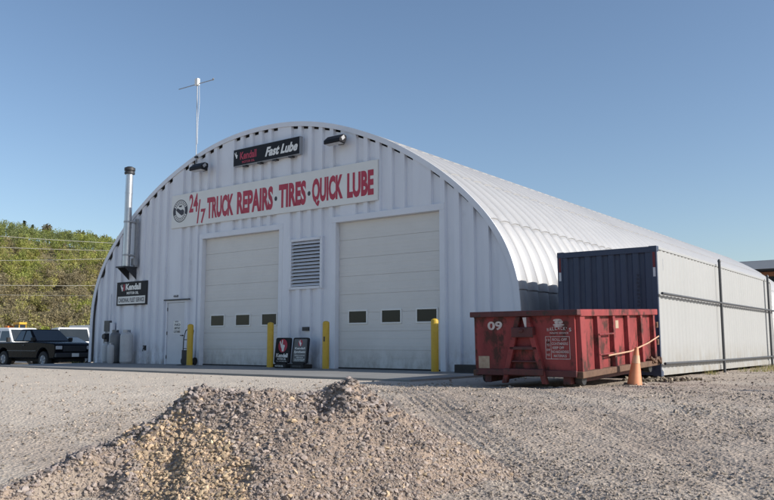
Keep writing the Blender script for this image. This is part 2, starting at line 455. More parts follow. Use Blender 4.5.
# liner just behind the sheet so that the gaps under the rim stay dark
lin = MB()
back = arch_off(-.06)
n = len(back)
lin.add([(p[0], 40.0, p[1]) for p in ARC], [tuple(range(n))])
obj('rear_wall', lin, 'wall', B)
rim = MB()
o1 = arch_off(.05); o2 = arch_off(-.10)
for i in range(n - 1):
    a, b, c, d = o1[i], o1[i + 1], o2[i + 1], o2[i]
    y0, y1 = -.085, -.055
    rim.add([(a[0], y0, a[1]), (b[0], y0, b[1]), (c[0], y0, c[1]), (d[0], y0, d[1]), (a[0], y1, a[1]), (b[0], y1, b[1]), (c[0], y1, c[1]), (d[0], y1, d[1])],
            [(0, 1, 2, 3), (3, 2, 6, 7), (0, 4, 5, 1), (4, 7, 6, 5)])
obj('arch_trim', rim, 'trim', B)
# roof shell: ribs 0.61 m apart, courses lapped every ~2.3 m round the arch
ys = []; dd = []
y = -.06
while y < 40:
    for t in (0, .035, .08, .16, .30, .5, .70, .84, .92, .965):
        ys.append(y + .61 * t); dd.append(.045 - .115 * abs(2 * t - 1) ** 3.6)
    y += .61
ys.append(max(ys) + .02); dd.append(-.05)
idx = []; lap = []
total = ARS[-1]; course = total / 13
for i in range(n):
    fr = (ARS[i] / course)
    side = 1 if ARC[i, 0] > 0 else -1
    q = fr % 1.0
    lapv = (q if side > 0 else 1 - q) * .03
    if i > 0 and int(ARS[i] / course) != int(ARS[i - 1] / course):
        idx.append(i - 1 + .98); lap.append(lap[-1]); idx.append(i - 1 + .985); lap.append(.0 if side > 0 else .03)
    idx.append(i); lap.append(lapv)
idx = np.array(idx); lap = np.array(lap)
axx = np.interp(idx, np.arange(n), ARC[:, 0]); azz = np.interp(idx, np.arange(n), ARC[:, 1])
anx = np.interp(idx, np.arange(n), ARN[:, 0]); anz = np.interp(idx, np.arange(n), ARN[:, 1])
YY = np.repeat(np.array(ys)[:, None], len(idx), 1); DD = np.array(dd)[:, None] + lap[None, :] - .015
ro = grid_obj('roof', axx[None] + anx[None] * DD, YY, azz[None] + anz[None] * DD, 'roof'); ro.parent = B
ro.data.set_sharp_from_angle(angle=R(40))

def big_door(xa, xb, wins):
    fr = MB()
    fr.box(xa - .16, xa + .0, -.062, .16, -.02, 4.30); fr.box(xb, xb + .16, -.062, .16, -.02, 4.30); fr.box(xa - .16, xb + .16, -.066, .16, 4.30, 4.48)
    obj('door_frame', fr, 'trim', B, .006)
    d = MB(); hs = 4.30 / 8
    for k in range(8):
        z0 = k * hs + .004; z1 = (k + 1) * hs - .003
        d.box(xa + .004, xb - .004, .118, .16, z0, z1)
        d.box(xa + .03, xb - .03, .1155, .12, z0 + .10, z0 + .20)
        d.box(xa + .03, xb - .03, .1155, .12, z0 + .32, z0 + .42)
    d.box(xa, xb, .135, .165, -.02, 4.30)
    dr = obj('garage_door', d, 'door_cream', B, .004)
    for wx in wins:
        f = MB(); w = .64; z0, z1 = 1.32, 1.65
        f.box(wx - .04, wx + w + .04, .09, .125, z0 - .04, z0); f.box(wx - .04, wx + w + .04, .09, .125, z1, z1 + .04)
        f.box(wx - .04, wx, .09, .125, z0, z1); f.box(wx + w, wx + w + .04, .09, .125, z0, z1)
        wo = obj('window_frame', f, 'white', dr, .004)
        g = MB(); g.box(wx, wx + w, .104, .12, z0, z1); obj('window_pane', g, 'glass', dr)
    s = MB(); s.box(xa + .01, xb - .01, .10, .13, -.004, .035); obj('bottom_seal', s, 'black', dr)
    return dr
big_door(-2.78, .93, (-2.40, -1.155, .07))
big_door(3.29, 6.97, (3.70, 4.91, 6.12))
# walk-in door
fr = MB(); fr.box(-4.66, -4.60, -.06, .1, -.02, 2.16); fr.box(-3.62, -3.56, -.06, .1, -.02, 2.16); fr.box(-4.66, -3.56, -.06, .1, 2.16, 2.22)
obj('entry_door_frame', fr, 'trim', B, .005)
dc = MB(); dc.box(-4.74, -3.34, -.11, -.05, 2.225, 2.27); obj('drip_cap', dc, 'dark_metal', B)
d = MB(); d.box(-4.595, -3.625, -.022, .03, 0, 2.155); ed = obj('entry_door', d, 'door_white', B, .004)
for z in (.25, 1.08, 1.92):
    h = MB(); h.cyl((-4.60, -.034, z - .06), (-4.60, -.034, z + .06), .016); obj('hinge', h, 'dark_metal', ed)
h = MB(); h.cyl((-3.70, -.02, 1.0), (-3.70, -.075, 1.0), .022); h.box(-3.80, -3.69, -.085, -.066, .985, 1.015); obj('handle', h, 'dark_metal', ed)
nt_ = MB(); nt_.box(-4.24, -3.84, -.028, -.024, 1.07, 1.50); no = obj('door_notice', nt_, 'white', ed)
for zz, (x0, x1), t in ((1.455, (-4.16, -3.98), 'NOTICE'), (1.33, (-4.17, -3.87), 'NO'), (1.21, (-4.20, -3.87), 'ADMITTANCE'), (1.09, (-4.22, -3.86), 'CUSTOMERS')):
    text_obj('notice_text', t, x0, x1, zz, zz + (.05 if zz > 1.4 else .085), -.0295, 'ink', no, .03)
pl = MB(); pl.box(-4.30, -3.95, -.058, -.046, 2.315, 2.44); pn = obj('number_plate', pl, 'trim', B)
text_obj('plate_number', '468', -4.27, -3.98, 2.33, 2.425, -.0598, 'ink', pn, .04)
# louvred vent
lv = MB(); x0, x1, z0, z1 = 1.456, 2.697, 2.43, 3.878
lv.box(x0 - .06, x0 + .02, -.075, .06, z0 - .06, z1 + .06); lv.box(x1 - .02, x1 + .06, -.075, .06, z0 - .06, z1 + .06)
lv.box(x0, x1, -.075, .06, z0 - .06, z0 + .02); lv.box(x0, x1, -.075, .06, z1 - .02, z1 + .06)
lo = obj('louver_vent', lv, 'trim', B, .004)
sl = MB()
for k in range(13):
    zc = z0 + .07 + k * (z1 - z0 - .12) / 12.4
    sl.frustum([(x0 + .02, -.06, zc - .03), (x1 - .02, -.06, zc - .03), (x1 - .02, .03, zc + .045), (x0 + .02, .03, zc + .045)],
               [(x0 + .02, -.06, zc - .018), (x1 - .02, -.06, zc - .018), (x1 - .02, .03, zc + .057), (x0 + .02, .03, zc + .057)])
obj('slats', sl, 'trim', lo)
bk = MB(); bk.box(x0, x1, .05, .058, z0, z1); obj('vent_backing', bk, 'far_dark', lo)
# electric boxes, hose bib
m_ = MB(); m_.box(-8.26, -7.93, -.17, -.05, 1.17, 1.58); mt = obj('meter_box', m_, 'pipe_grey', B, .01)
m_ = MB(); m_.cyl((-8.14, -.17, .98), (-8.14, -.26, .98), .10); m_.box(-8.24, -8.04, -.17, -.05, .72, 1.10); m_.cyl((-8.14, -.1, .72), (-8.14, -.1, 0), .025); obj('electric_meter', m_, 'dark_metal', mt)
m_ = MB(); m_.cyl((-8.02, -.09, 1.58), (-8.02, -.09, 2.6), .022); m_.box(-7.93, -7.72, -.14, -.05, .62, 1.5); obj('conduit_panel', m_, 'wall', mt)
m_ = MB(); m_.cyl((-5.80, .0, .56), (-5.80, -.13, .56), .025); m_.cyl((-5.80, -.12, .58), (-5.80, -.16, .44), .022, .018); m_.cyl((-5.80, -.10, .60), (-5.80, -.10, .65), .05); m_.box(-5.86, -5.74, -.06, -.045, .47, .65); obj('hose_bib', m_, 'dark_metal', B)
m_ = MB(); m_.box(2.02, 2.28, -.11, -.05, 1.10, 1.22); obj('outlet_box', m_, 'dark_metal', B, .006)
# flue stack on its bracket
fl = MB(); xs_, yb_ = -6.72, -.36
fl.lathe([(.135, 3.55), (.135, 5.0), (.142, 5.0), (.142, 5.05), (.135, 5.05), (.135, 6.3), (.142, 6.3), (.142, 6.35), (.135, 6.35), (.132, 7.06)], 24, (xs_, yb_, 0))
st = obj('flue_stack', fl, 'stainless', B, 0, True)
c_ = MB(); c_.lathe([(.15, 7.04), (.19, 7.05), (.19, 7.13), (.16, 7.14), (.16, 7.17), (.20, 7.18), (.20, 7.28), (.10, 7.33)], 24, (xs_, yb_, 0)); obj('flue_cap', c_, 'dark_metal', st, 0, True)
b_ = MB(); b_.box(xs_ - .26, xs_ + .26, -.62, -.05, 3.50, 3.55)
for sx in (-.24, .22): b_.prism([(-.06, 3.50), (-.56, 3.50), (-.06, 3.08)], 'x', xs_ + sx, xs_ + sx + .02)
obj('flue_bracket', b_, 'dark_metal', st)
b_ = MB()
for z in (3.95, 5.2): b_.cyl((xs_ - .0, yb_, z), (xs_, yb_, z + .06), .15); b_.box(xs_ + .02, xs_ + .24, -.38, -.05, z, z + .05)
b_.box(xs_ + .17, xs_ + .27, -.16, -.06, 3.55, 5.35); b_.box(xs_ + .10, xs_ + .30, -.22, -.06, 3.60, 3.86)
obj('wall_band', b_, 'galv', st)

# ------------------------------------------------------------------ signs on the wall
sg = empty('wall_sign', 'long white banner sign lettered 24/7 TRUCK REPAIRS TIRES QUICK LUBE above the overhead doors', 'sign', (0, 0, 0))
b_ = MB(); b_.box(-4.47, 4.90, -.10, -.06, 4.80, 5.99); obj('sign_panel', b_, 'sign_white', sg, .004)
Y = -.1025
LT = [('24', -3.49, -3.02, 5.28, 5.93, .03), ('/', -3.06, -2.88, 4.86, 5.70, .03), ('7', -2.86, -2.60, 4.84, 5.35, .03), ('TRUCK', -2.53, -1.19, 4.965, 5.715, .05),
      ('REPAIRS', -1.02, .67, 4.965, 5.735, .05), ('TIRES', .93, 2.11, 4.965, 5.74, .05), ('QUICK', 2.36, 3.60, 4.86, 5.74, .05), ('LUBE', 3.76, 4.76, 4.965, 5.72, .05)]
for t, a, b, c, d, w in LT: text_obj('red_lettering', t, a, b, c, d, Y, 'sign_red', sg, w)
for x in (.80, 2.235):
    q = MB(); q.prism(disc(x, 5.30, .06, .075, 0, 0), 'y', -.1035, -.1005); obj('black_dot', q, 'ink', sg)
em = MB(); cx_, cz_ = -3.975, 5.395; ro_, ri_ = .405, .33
n_ = 40
for r0, r1 in ((.375, .405), (.255, .275)):
    for i in range(n_):
        a, b = 2 * PI * i / n_, 2 * PI * (i + 1) / n_
        em.add([(cx_ + r * math.cos(t), Y, cz_ + r * math.sin(t)) for r, t in ((r0, a), (r1, a), (r1, b), (r0, b))], [(0, 1, 2, 3)])
for i in range(26):      # ring of small characters, dark quarters left and right
    a = 2 * PI * (i + .5) / 26
    if abs(math.sin(a)) > .45:
        w = .09
        em.add([(cx_ + r * math.cos(t), Y, cz_ + r * math.sin(t)) for r, t in ((.295, a - w * .7), (.355, a - w * .7), (.355, a + w * .5), (.295, a + w * .5))], [(0, 1, 2, 3)])
for s_ in (0, PI):
    for i in range(8):
        a = s_ - .42 + i * .105; b = a + .105
        em.add([(cx_ + r * math.cos(t), Y, cz_ + r * math.sin(t)) for r, t in ((.275, a), (.375, a), (.375, b), (.275, b))], [(0, 1, 2, 3)])
em.add([(cx_ + a, Y, cz_ + b) for a, b in ((-.24, .05), (-.16, .12), (.02, .03), (.14, .05), (.22, -.02), (.19, -.13), (.08, -.17), (-.04, -.10), (-.16, -.02))], [tuple(range(9))])
em.add([(cx_ + a, Y, cz_ + b) for a, b in ((-.1, .2), (.1, .2), (.06, .14), (-.06, .14))], [(0, 1, 2, 3)])
obj('round_emblem', em, 'ink', sg)

def oil_hand(name, parent, cx, cz, s, y, mat='white', mtx=None):
    """white two-fingered hand mark"""
    P = [(-.05, -.5), (.16, -.5), (.2, -.2), (.26, -.02), (.14, .1), (.02, .05), (-.02, .12), (-.02, .5), (-.14, .5), (-.15, .1), (-.32, .42), (-.42, .36), (-.26, 0), (-.2, -.15), (-.1, -.28)]
    V = [Vector((cx + a * s, y, cz + b * s)) for a, b in P]
    if mtx is not None: V = [mtx @ v for v in V]
    mb = MB(); mb.add(V, [tuple(range(len(P)))])
    return obj(name, mb, mat, parent)
def flat_disc(name, parent, cx, cz, rx, rz, y, mat, mtx=None):
    V = [Vector((a, y, b)) for a, b in disc(cx, cz, rx, rz, 0, 0)]
    if mtx is not None: V = [mtx @ v for v in V]
    mb = MB(); mb.add(V, [tuple(range(len(V)))]); return obj(name, mb, mat, parent)

s2 = empty('lube_sign', 'black box sign lettered Fast Lube high under the arch crown', 'sign')
b_ = MB(); b_.box(-1.13, 1.91, -.20, -.06, 6.575, 7.15); bd = obj('sign_box', b_, 'galv', s2, .005)
b_ = MB(); b_.box(-1.115, 1.895, -.206, -.2, 6.59, 7.135); obj('sign_face', b_, 'sign_black', s2)
oil_hand('hand_mark', s2, -.98, 6.95, .22, -.2085)
text_obj('red_lettering', 'Kendall', -.80, -.02, 6.77, 7.03, -.208, 'sign_red', s2, .03)
text_obj('red_lettering', 'MOTOR OIL', -.70, -.10, 6.64, 6.72, -.208, 'sign_red', s2, .03)
text_obj('white_lettering', 'Fast Lube', .38, 1.83, 6.70, 7.01, -.208, 'white', s2, .045, .35)
for x in (-.7, 0, .7, 1.4):
    b_ = MB(); b_.box(x, x + .16, -.19, -.05, 6.53, 6.575); obj('bracket', b_, 'dark_metal', s2)

s3 = empty('oil_sign', 'small black wall sign with white motor oil lettering above a white strip beside the flue', 'sign')
b_ = MB(); b_.box(-7.64, -5.76, -.09, -.06, 2.135, 3.015); obj('sign_panel', b_, 'sign_black', s3, .005)
b_ = MB(); b_.box(-7.55, -5.86, -.094, -.09, 2.19, 2.47); obj('white_strip', b_, 'sign_white', s3)
oil_hand('hand_mark', s3, -7.30, 2.80, .26, -.0925)
b_ = MB(); b_.box(-7.22, -7.14, -.093, -.0905, 2.68, 2.93); obj('red_bar', b_, 'sign_red', s3)
text_obj('white_lettering', 'Kendall', -7.08, -6.14, 2.70, 2.94, -.0925, 'white', s3, .05)
text_obj('white_lettering', 'MOTOR OIL', -7.0, -6.27, 2.54, 2.64, -.0925, 'white', s3, .04)
text_obj('dark_lettering', 'CARDINAL FLEET SERVICE', -7.50, -5.91, 2.25, 2.41, -.0965, 'ink', s3, .02)

def pavement_sign(label, x, kind):
    t = empty('pavement_sign', label, 'sign', (x, -.62, 0), 0, 'motor oil pavement signs by the wall')
    tilt = Matrix.Rotation(R(-7), 4, 'X')
    def rr(x0, x1, z0, z1, r, k=6):
        out = []
        for cx, cz, a in ((x1 - r, z1 - r, 0), (x0 + r, z1 - r, 90), (x0 + r, z0 + r, 180), (x1 - r, z0 + r, 270)):
            out += [(cx + r * math.cos(R(a + 90 * i / k)), cz + r * math.sin(R(a + 90 * i / k))) for i in range(k + 1)]
        return out
    b_ = MB(); b_.prism(rr(-.31, .31, .14, .90, .06), 'y', -.03, .03, tilt); bd = obj('sign_board', b_, 'sign_black', t, .006)
    b_ = MB(); b_.box(-.26, .26, -.10, .30, 0, .12); b_.prism([(-.2, .11), (.2, .11), (.25, .16), (-.25, .16)], 'y', -.05, .05); bs = obj('sign_base', b_, 'black', t, .02)
    text_obj('white_lettering', 'MOTOR OIL', -.17, .17, .035, .085, -.1015, 'sign_grey' if kind else 'white', bs, .03)
    yf = -.0325
    if kind == 0:
        flat_disc('red_disc', bd, 0, .66, .185, .20, yf, 'sign_red', tilt); oil_hand('hand_mark', bd, 0, .66, .34, yf - .002, 'white', tilt)
        text_obj('white_lettering', 'Kendall', -.24, .24, .31, .43, yf, 'white', bd, .05, mtx=tilt)
        text_obj('white_lettering', 'MOTOR OIL', -.18, .18, .235, .29, yf, 'white', bd, .04, mtx=tilt)
        text_obj('white_lettering', 'THE 2000 MILE OIL', -.22, .22, .185, .21, yf, 'white', bd, .02, mtx=tilt)
    else:
        b_ = MB(); b_.prism(rr(-.255, .255, .19, .855, .03), 'y', -.034, -.03, tilt); obj('grey_panel', b_, 'sign_grey', bd)
        yf = -.0365
        flat_disc('red_disc', bd, 0, .74, .085, .10, yf, 'sign_red', tilt); oil_hand('hand_mark', bd, 0, .74, .17, yf - .002, 'white', tilt)
        text_obj('white_lettering', 'Kendall', -.20, .20, .555, .615, yf, 'white', bd, .03, mtx=tilt)
        text_obj('white_lettering', 'Synthetic', -.235, .235, .425, .515, yf, 'white', bd, .03, .2, mtx=tilt)
        for z, a, b, s in ((.36, -.19, .21, 'BLEND OIL CHANGE'), (.30, -.12, .15, 'SERVICE'), (.245, -.19, .22, 'FULL SERVICE LUBE'), (.205, -.19, .20, 'WALK IN TODAY')):
            text_obj('white_lettering', s, a, b, z, z + .033, yf, 'white', bd, .02, mtx=tilt)
    return t
pavement_sign('black pavement sign with large red disc and white hand mark', 1.68, 0)
pavement_sign('black pavement sign with grey panel and small red disc over white text lines', 2.40, 1)

# ------------------------------------------------------------------ wall lights, antenna
def wall_light(label, x, z):
    t = empty('wall_light', label, 'light fixture', (x, -.06, z), 0, 'flood lights under the arch')
    b_ = MB(); b_.box(-.10, .10, -.05, .0, -.10, .12); b_.cyl((0, -.04, 0), (0, -.22, .02), .035); obj('mount', b_, 'dark_metal', t)
    b_ = MB(); b_.prism([(-.14, .10), (-.14, -.02), (-.22, -.15), (-.46, -.13), (-.46, -.02), (-.28, .13)], 'x', -.32, .32); obj('housing', b_, 'sign_black', t, .02)
    b_ = MB(); b_.add([(-.29, -.235, -.155), (.29, -.235, -.155), (.29, -.44, -.138), (-.29, -.44, -.138)], [(0, 1, 2, 3)]); obj('lens', b_, 'lamp_clear', t)
    b_ = MB(); b_.add([(.324, -.22, .02), (.324, -.28, .10), (.324, -.40, .0), (.324, -.34, -.08)], [(0, 1, 2, 3)]); obj('end_plate', b_, 'galv', t)
    return t
wall_light('black flood light at the foot of the antenna mast', -2.72, 6.78)
wall_light('black flood light right of the lettered box sign', 3.50, 6.74)
an = empty('antenna_mast', 'thin pale antenna mast with a crossbar rising above the arch', 'antenna', (-3.16, -.13, 6.9))
b_ = MB(); b_.tube([(0, 0, -.15), (-.01, 0, 1.2), (-.05, 0, 3.02)], .017); obj('mast', b_, 'galv', an)
b_ = MB(); b_.tube([(-1.06, -.02, 3.00), (.76, .02, 2.99)], .016); b_.cyl((.74, .02, 2.98), (.80, .02, 3.03), .03); obj('crossbar', b_, 'galv', an)
b_ = MB(); b_.box(-.14, .02, -.06, .06, 2.94, 3.20); obj('antenna_box', b_, 'white', an, .02)
b_ = MB(); b_.tube([(.06, 0, 2.9), (.07, .02, 2.3), (.02, .02, 1.6), (.04, .01, .8)], .006); obj('cable', b_, 'white', an)
b_ = MB(); b_.box(-.06, .06, -.03, .09, -.05, .08); obj('clamp', b_, 'dark_metal', an); b_ = MB(); b_.box(-.06, .06, -.03, .09, .3, .36); obj('clamp', b_, 'dark_metal', an)

# ------------------------------------------------------------------ bollards
def bollard():
    t = empty('bollard', 'yellow steel bollard', 'bollard', (0, 0, 0), 0, 'yellow bollards beside the doors')
    b_ = MB(); b_.lathe([(.098, -.2), (.098, 1.29), (.09, 1.325), (.06, 1.35), (.02, 1.36)], 20); obj('post', b_, 'yellow', t, 0, True)
    b_ = MB(); b_.lathe([(.17, -.02), (.17, .01), (.12, .02)], 20); obj('footing', b_, 'concrete', t)
    return t
bo = bollard()
for k, (x, y, lb) in enumerate(((-2.35, -.8, 'yellow bollard in front of the entry door edge beside the hand truck'), (1.38, -.8, 'yellow bollard left of the two pavement signs'),
                           (3.60, -.8, 'yellow bollard between the pavement signs and the right overhead door'), (7.29, -.8, 'yellow bollard at the right edge of the right overhead door'))):
    o = bo if k == 0 else copy_tree(bo)
    o.location = (x, y, 0); o.rotation_euler.z = k * 1.3; o['label'] = lb
b_ = MB(); b_.box(3.66, 3.70, -.905, -.89, .78, .92)
# small dark scuff plate on the third post
sc = obj('scuff_plate', b_, 'dark_metal'); sc.location = (0, 0, 0)
thirdb = [o for o in C.objects if o.type == 'EMPTY' and o.name.startswith('bollard') and o['label'].startswith('yellow bollard between')][0]
sc.parent = thirdb; sc.location = (-3.60 - .06, .8, 0)
sc.rotation_euler = (0, 0, 0)
thirdb.rotation_euler.z = 0

# ------------------------------------------------------------------ gas cylinders, hand truck, timber
def cylinder(label, x, y, r, h, mat, collar=True):
    t = empty('gas_cylinder', label, 'gas cylinder', (x, y, 0), 0, 'gas cylinders by the meter')
    b_ = MB(); b_.lathe([(r * .8, 0), (r * .85, .03), (r, .06), (r, h * .80), (r * .93, h * .86), (r * .7, h * .91), (r * .3, h * .935)], 24); obj('tank', b_, mat, t, 0, True)
    b_ = MB(); b_.lathe([(.025, h * .92), (.03, h * .96), (.045, h * .965), (.045, h * .99), (.02, h)], 12); obj('valve', b_, 'galv', t)
    if collar:
        b_ = MB(); nn = 14
        for i in range(nn):
            a, b = PI * .15 + i * 1.7 * PI / nn, PI * .15 + (i + 1) * 1.7 * PI / nn
            rr = r * .62
            b_.add([(q * math.cos(s), q * math.sin(s), z) for q in (rr, rr - .008) for s in (a, b) for z in (h * .89, h * 1.0)], [(0, 2, 3, 1), (4, 5, 7, 6), (1, 3, 7, 5), (0, 4, 6, 2)])
        obj('collar', b_, mat, t)
    return t
cylinder('tall dark grey gas cylinder beside the electric meter', -7.25, -.33, .20, 1.22, 'cyl_grey')
cylinder('large pale gas cylinder with collar, rightmost of the row', -6.50, -.36, .225, 1.22, 'cyl_pale')
cylinder('small pale gas cylinder under the electric meter', -7.76, -.34, .155, .78, 'cyl_pale')
cylinder('smallest pale gas cylinder standing between the two tall ones', -6.92, -.72, .125, .74, 'cyl_pale')
t = empty('hand_truck', 'dark two-wheeled hand truck standing behind the yellow bollard at the entry door', 'hand truck', (-2.95, -.42, 0), R(18))
b_ = MB()
for s_ in (-.17, .17): b_.tube([(s_, -.02, .05), (s_, .02, .9), (s_ * .9, .1, 1.15), (s_ * .5, .15, 1.22)], .018)
for z in (.25, .55, .85): b_.tube([(-.17, 0, z), (.17, 0, z)], .014)
b_.tube([(-.085, .15, 1.22), (.085, .15, 1.22)], .018); obj('frame', b_, 'dark_metal', t)
b_ = MB(); b_.box(-.24, .24, -.26, 0, .01, .03); b_.box(-.2, .2, -.03, .0, .03, .5); obj('toe_plate', b_, 'dark_metal', t)
for s_ in (-.22, .22):
    b_ = MB(); b_.cyl((s_ - .03, .12, .13), (s_ + .03, .12, .13), .13, n=20); obj('wheel', b_, 'black', t, .01)
b_ = MB(); b_.box(7.75, 9.9, -.62, -.36, -.03, .20); tag(obj('timber_beam', b_, 'timber', None, .012), 'dark weathered timber beam lying at the wall foot left of the dumpster', 'beam')

# ------------------------------------------------------------------ shipping container
K = empty('shipping_container', 'long off-white shipping container with navy blue end wall beside the arched garage', 'container', (0, 0, 0))
x0, x1, y0, y1, H0, H1 = 10.34, 12.72, -.04, 12.15, .01, 2.90
def corr_x(xa, xb, y, z0, z1, pitch, dep, w):   # end wall facing -y
    mb = MB(); pts = []; x = xa
    while x < xb:
        for f, d in ((0, 0), (w, 0), (w + .12, dep), (1 - .12, dep)):
            if x + f * pitch < xb: pts.append((x + f * pitch, y + d))
        x += pitch
    pts.append((xb, y))
    for p, q in zip(pts[:-1], pts[1:]): mb.add([(p[0], p[1], z0), (q[0], q[1], z0), (q[0], q[1], z1), (p[0], p[1], z1)], [(0, 1, 2, 3)])
    return mb
obj('end_wall', corr_x(x0 + .12, x1 - .12, y0 + .02, H0 + .14, H1 - .13, .285, .045, .42), 'navy', K)
def corr_y(x, ya, yb, z0, z1, pitch, dep, s):
    mb = MB(); pts = []; y = ya
    while y < yb:
        for f, d in ((0, 0), (.26, 0), (.50, dep), (.76, dep)):
            if y + f * pitch < yb: pts.append((x - s * d, y + f * pitch))
        y += pitch
    pts.append((x, yb))
    for p, q in zip(pts[:-1], pts[1:]): mb.add([(p[0], p[1], z0), (q[0], q[1], z0), (q[0], q[1], z1), (p[0], p[1], z1)], [(0, 1, 2, 3)])
    return mb
obj('side_wall', corr_y(x1 - .012, y0 + .13, y1 - .13, H0 + .15, H1 - .07, .278, .022, 1), 'cont_white', K)
obj('side_wall', corr_y(x0 + .012, y0 + .13, y1 - .13, H0 + .15, H1 - .07, .278, .036, -1), 'navy', K)
b_ = MB(); b_.box(x1 - .07, x1, y0 + .13, y1 - .13, H1 - .075, H1 - .012); b_.box(x1 - .09, x1 - .003, y0 + .13, y1 - .13, H0 + .02, H0 + .155)
b_.box(x1 - .13, x1, y0 + .055, y0 + .13, H0 + .02, H1 - .03); b_.box(x1 - .13, x1, y1 - .13, y1, H0 + .02, H1 - .03)
obj('side_rail', b_, 'cont_white', K, .006)
b_ = MB(); b_.box(x0, x1, y0 + .0, y0 + .10, H1 - .14, H1 - .01); b_.box(x0, x1, y0, y0 + .10, H0 + .02, H0 + .15)
b_.box(x0, x0 + .13, y0 + .003, y0 + .13, H0 + .1, H1 - .1); b_.box(x1 - .127, x1 - .003, y0 + .003, y0 + .054, H0 + .1, H1 - .1)
b_.box(x0, x0 + .07, y0 + .13, y1, H1 - .075, H1 - .012); b_.box(x0, x1, y1 - .05, y1 - .002, H0 + .1, H1 - .1)
obj('end_frame', b_, 'navy', K, .006)
rf = MB(); pts = []
y = y0 + .1
while y < y1 - .1:
    pts += [(y, H1 - .045), (y + .1, H1 - .045), (y + .13, H1 - .025), (y + .21, H1 - .025)]; y += .24
for p, q in zip(pts[:-1], pts[1:]): rf.add([(x0 + .07, p[0], p[1]), (x1 - .07, p[0], p[1]), (x1 - .07, q[0], q[1]), (x0 + .07, q[0], q[1])], [(0, 1, 2, 3)])
obj('roof', rf, 'cont_white', K)
for xx in (x0 - .004, x1 - .174):
    for yy in (y0 - .004, y1 - .17):
        for zz in (H0, H1 - .118):
            b_ = MB(); b_.box(xx, xx + .178, yy, yy + .162, zz, zz + .118); obj('corner_casting', b_, 'navy' if yy < 1 else 'cont_white', K, .008)
for xx in (x0 + .02, x1 - .11):
    b_ = MB(); b_.box(xx + .02, xx + .075, y0 - .002, y0 + .001, 2.42, 2.76); obj('red_reflector', b_, 'red_tape', K)
    b_ = MB(); b_.box(xx + .02, xx + .075, y0 - .002, y0 + .001, 2.21, 2.415); obj('white_reflector', b_, 'white_tape', K)
b_ = MB()
for k in range(9): b_.box(12.24 + (k % 3) * .008, 12.31 + (k % 2) * .008, y0 + .012, y0 + .0145, 1.55 + k * .085, 1.605 + k * .085)
obj('faded_marking', b_, 'navy_dark', K)
b_ = MB()
for k in range(4): b_.box(x1 - .0115, x1 - .009, .41, .435 + .01 * (k % 2), 2.38 + .07 * k, 2.43 + .07 * k)
obj('faded_marking', b_, 'galv', K)

# pipe fence standing against its sunlit side
fx = x1 + .085
PF = empty('pipe_fence', 'grey pipe fence of tall posts and two rails along the off-white container side', 'fence', (0, 0, 0))
for y in (5.0, 11.2, 17.4):
    b_ = MB(); b_.cyl((fx, y, -.3), (fx, y, 2.95), .036, n=14); b_.lathe([(.045, 2.94), (.045, 2.98), (.02, 3.02)], 14, (fx, y, 0)); obj('post', b_, 'pipe_grey', PF, 0, True)
for z in (1.83, .29):
    b_ = MB(); b_.tube([(fx, -.03, z), (fx, 5, z - .01), (fx, 11.2, z), (fx, 17.4, z)], .030, 10); obj('rail', b_, 'pipe_grey', PF, 0, True)

# ------------------------------------------------------------------ roll-off dumpster
D = empty('dumpster', 'battered red open-top roll-off dumpster numbered 09 in front of the container', 'dumpster', (12.80, -4.80, 0))
D.rotation_euler = (R(2.0), 0, 0); D.scale = (.84, 1, 1)
W, L, zt, zb = 2.30, 4.15, 1.25, .22     # local: x -W..0, y 0..L
b_ = MB()
b_.box(-W, 0, .05, .09, zb, zt - .02)                  # front sheet
b_.box(-.04, .0, .09, L - .06, zb, zt - .02); b_.box(-W, -W + .04, .09, L - .06, zb, zt - .02)
b_.box(-W, 0, L - .06, L - .02, zb, zt - .02); b_.box(-W, 0, .05, L - .02, zb - .03, zb + .02)
obj('tub', b_, 'dump_red', D)
b_ = MB(); b_.box(-W - .10, .12, -.05, .09, zt - .04, zt + .06); obj('front_rim', b_, 'dump_dark', D, .012)
b_ = MB(); b_.box(-.03, .12, .093, L, zt - .06, zt + .06); b_.box(-W - .10, -W + .03, .093, L, zt - .06, zt + .06); b_.box(-W + .03, -.03, L - .1, L, zt - .06, zt + .06); obj('side_rim', b_, 'dump_red', D, .012)
for k in range(6):
    yy = .10 + k * .76
    b_ = MB(); w = .13 if k else .22
    b_.frustum([(0.0, yy, zb - .02), (.11, yy + .02, zb - .02), (.11, yy + w, zb - .02), (0, yy + w + .02, zb - .02)], [(0, yy, zt - .055), (.09, yy + .02, zt - .055), (.09, yy + w, zt - .055), (0, yy + w + .02, zt - .055)])
    obj('side_rib', b_, 'dump_red', D, .008)
    b_ = MB(); b_.box(-W - .09, -W - .0005, yy, yy + .1, zb, zt - .055); obj('side_rib', b_, 'dump_red', D)
b_ = MB(); b_.box(-.02, .14, .05, L - .1, zb - .08, zb + .03); obj('bottom_rail', b_, 'rust', D, .01)
b_ = MB(); b_.box(-W - .12, -W + .02, .05, L - .1, zb - .08, zb + .03); obj('bottom_rail', b_, 'rust', D, .01)
for z in (.86, .50):
    b_ = MB(); b_.tube([(.10, .9, z), (.10, 1.6, z)], .018); obj('ladder_rung', b_, 'dump_red', D, 0, True)
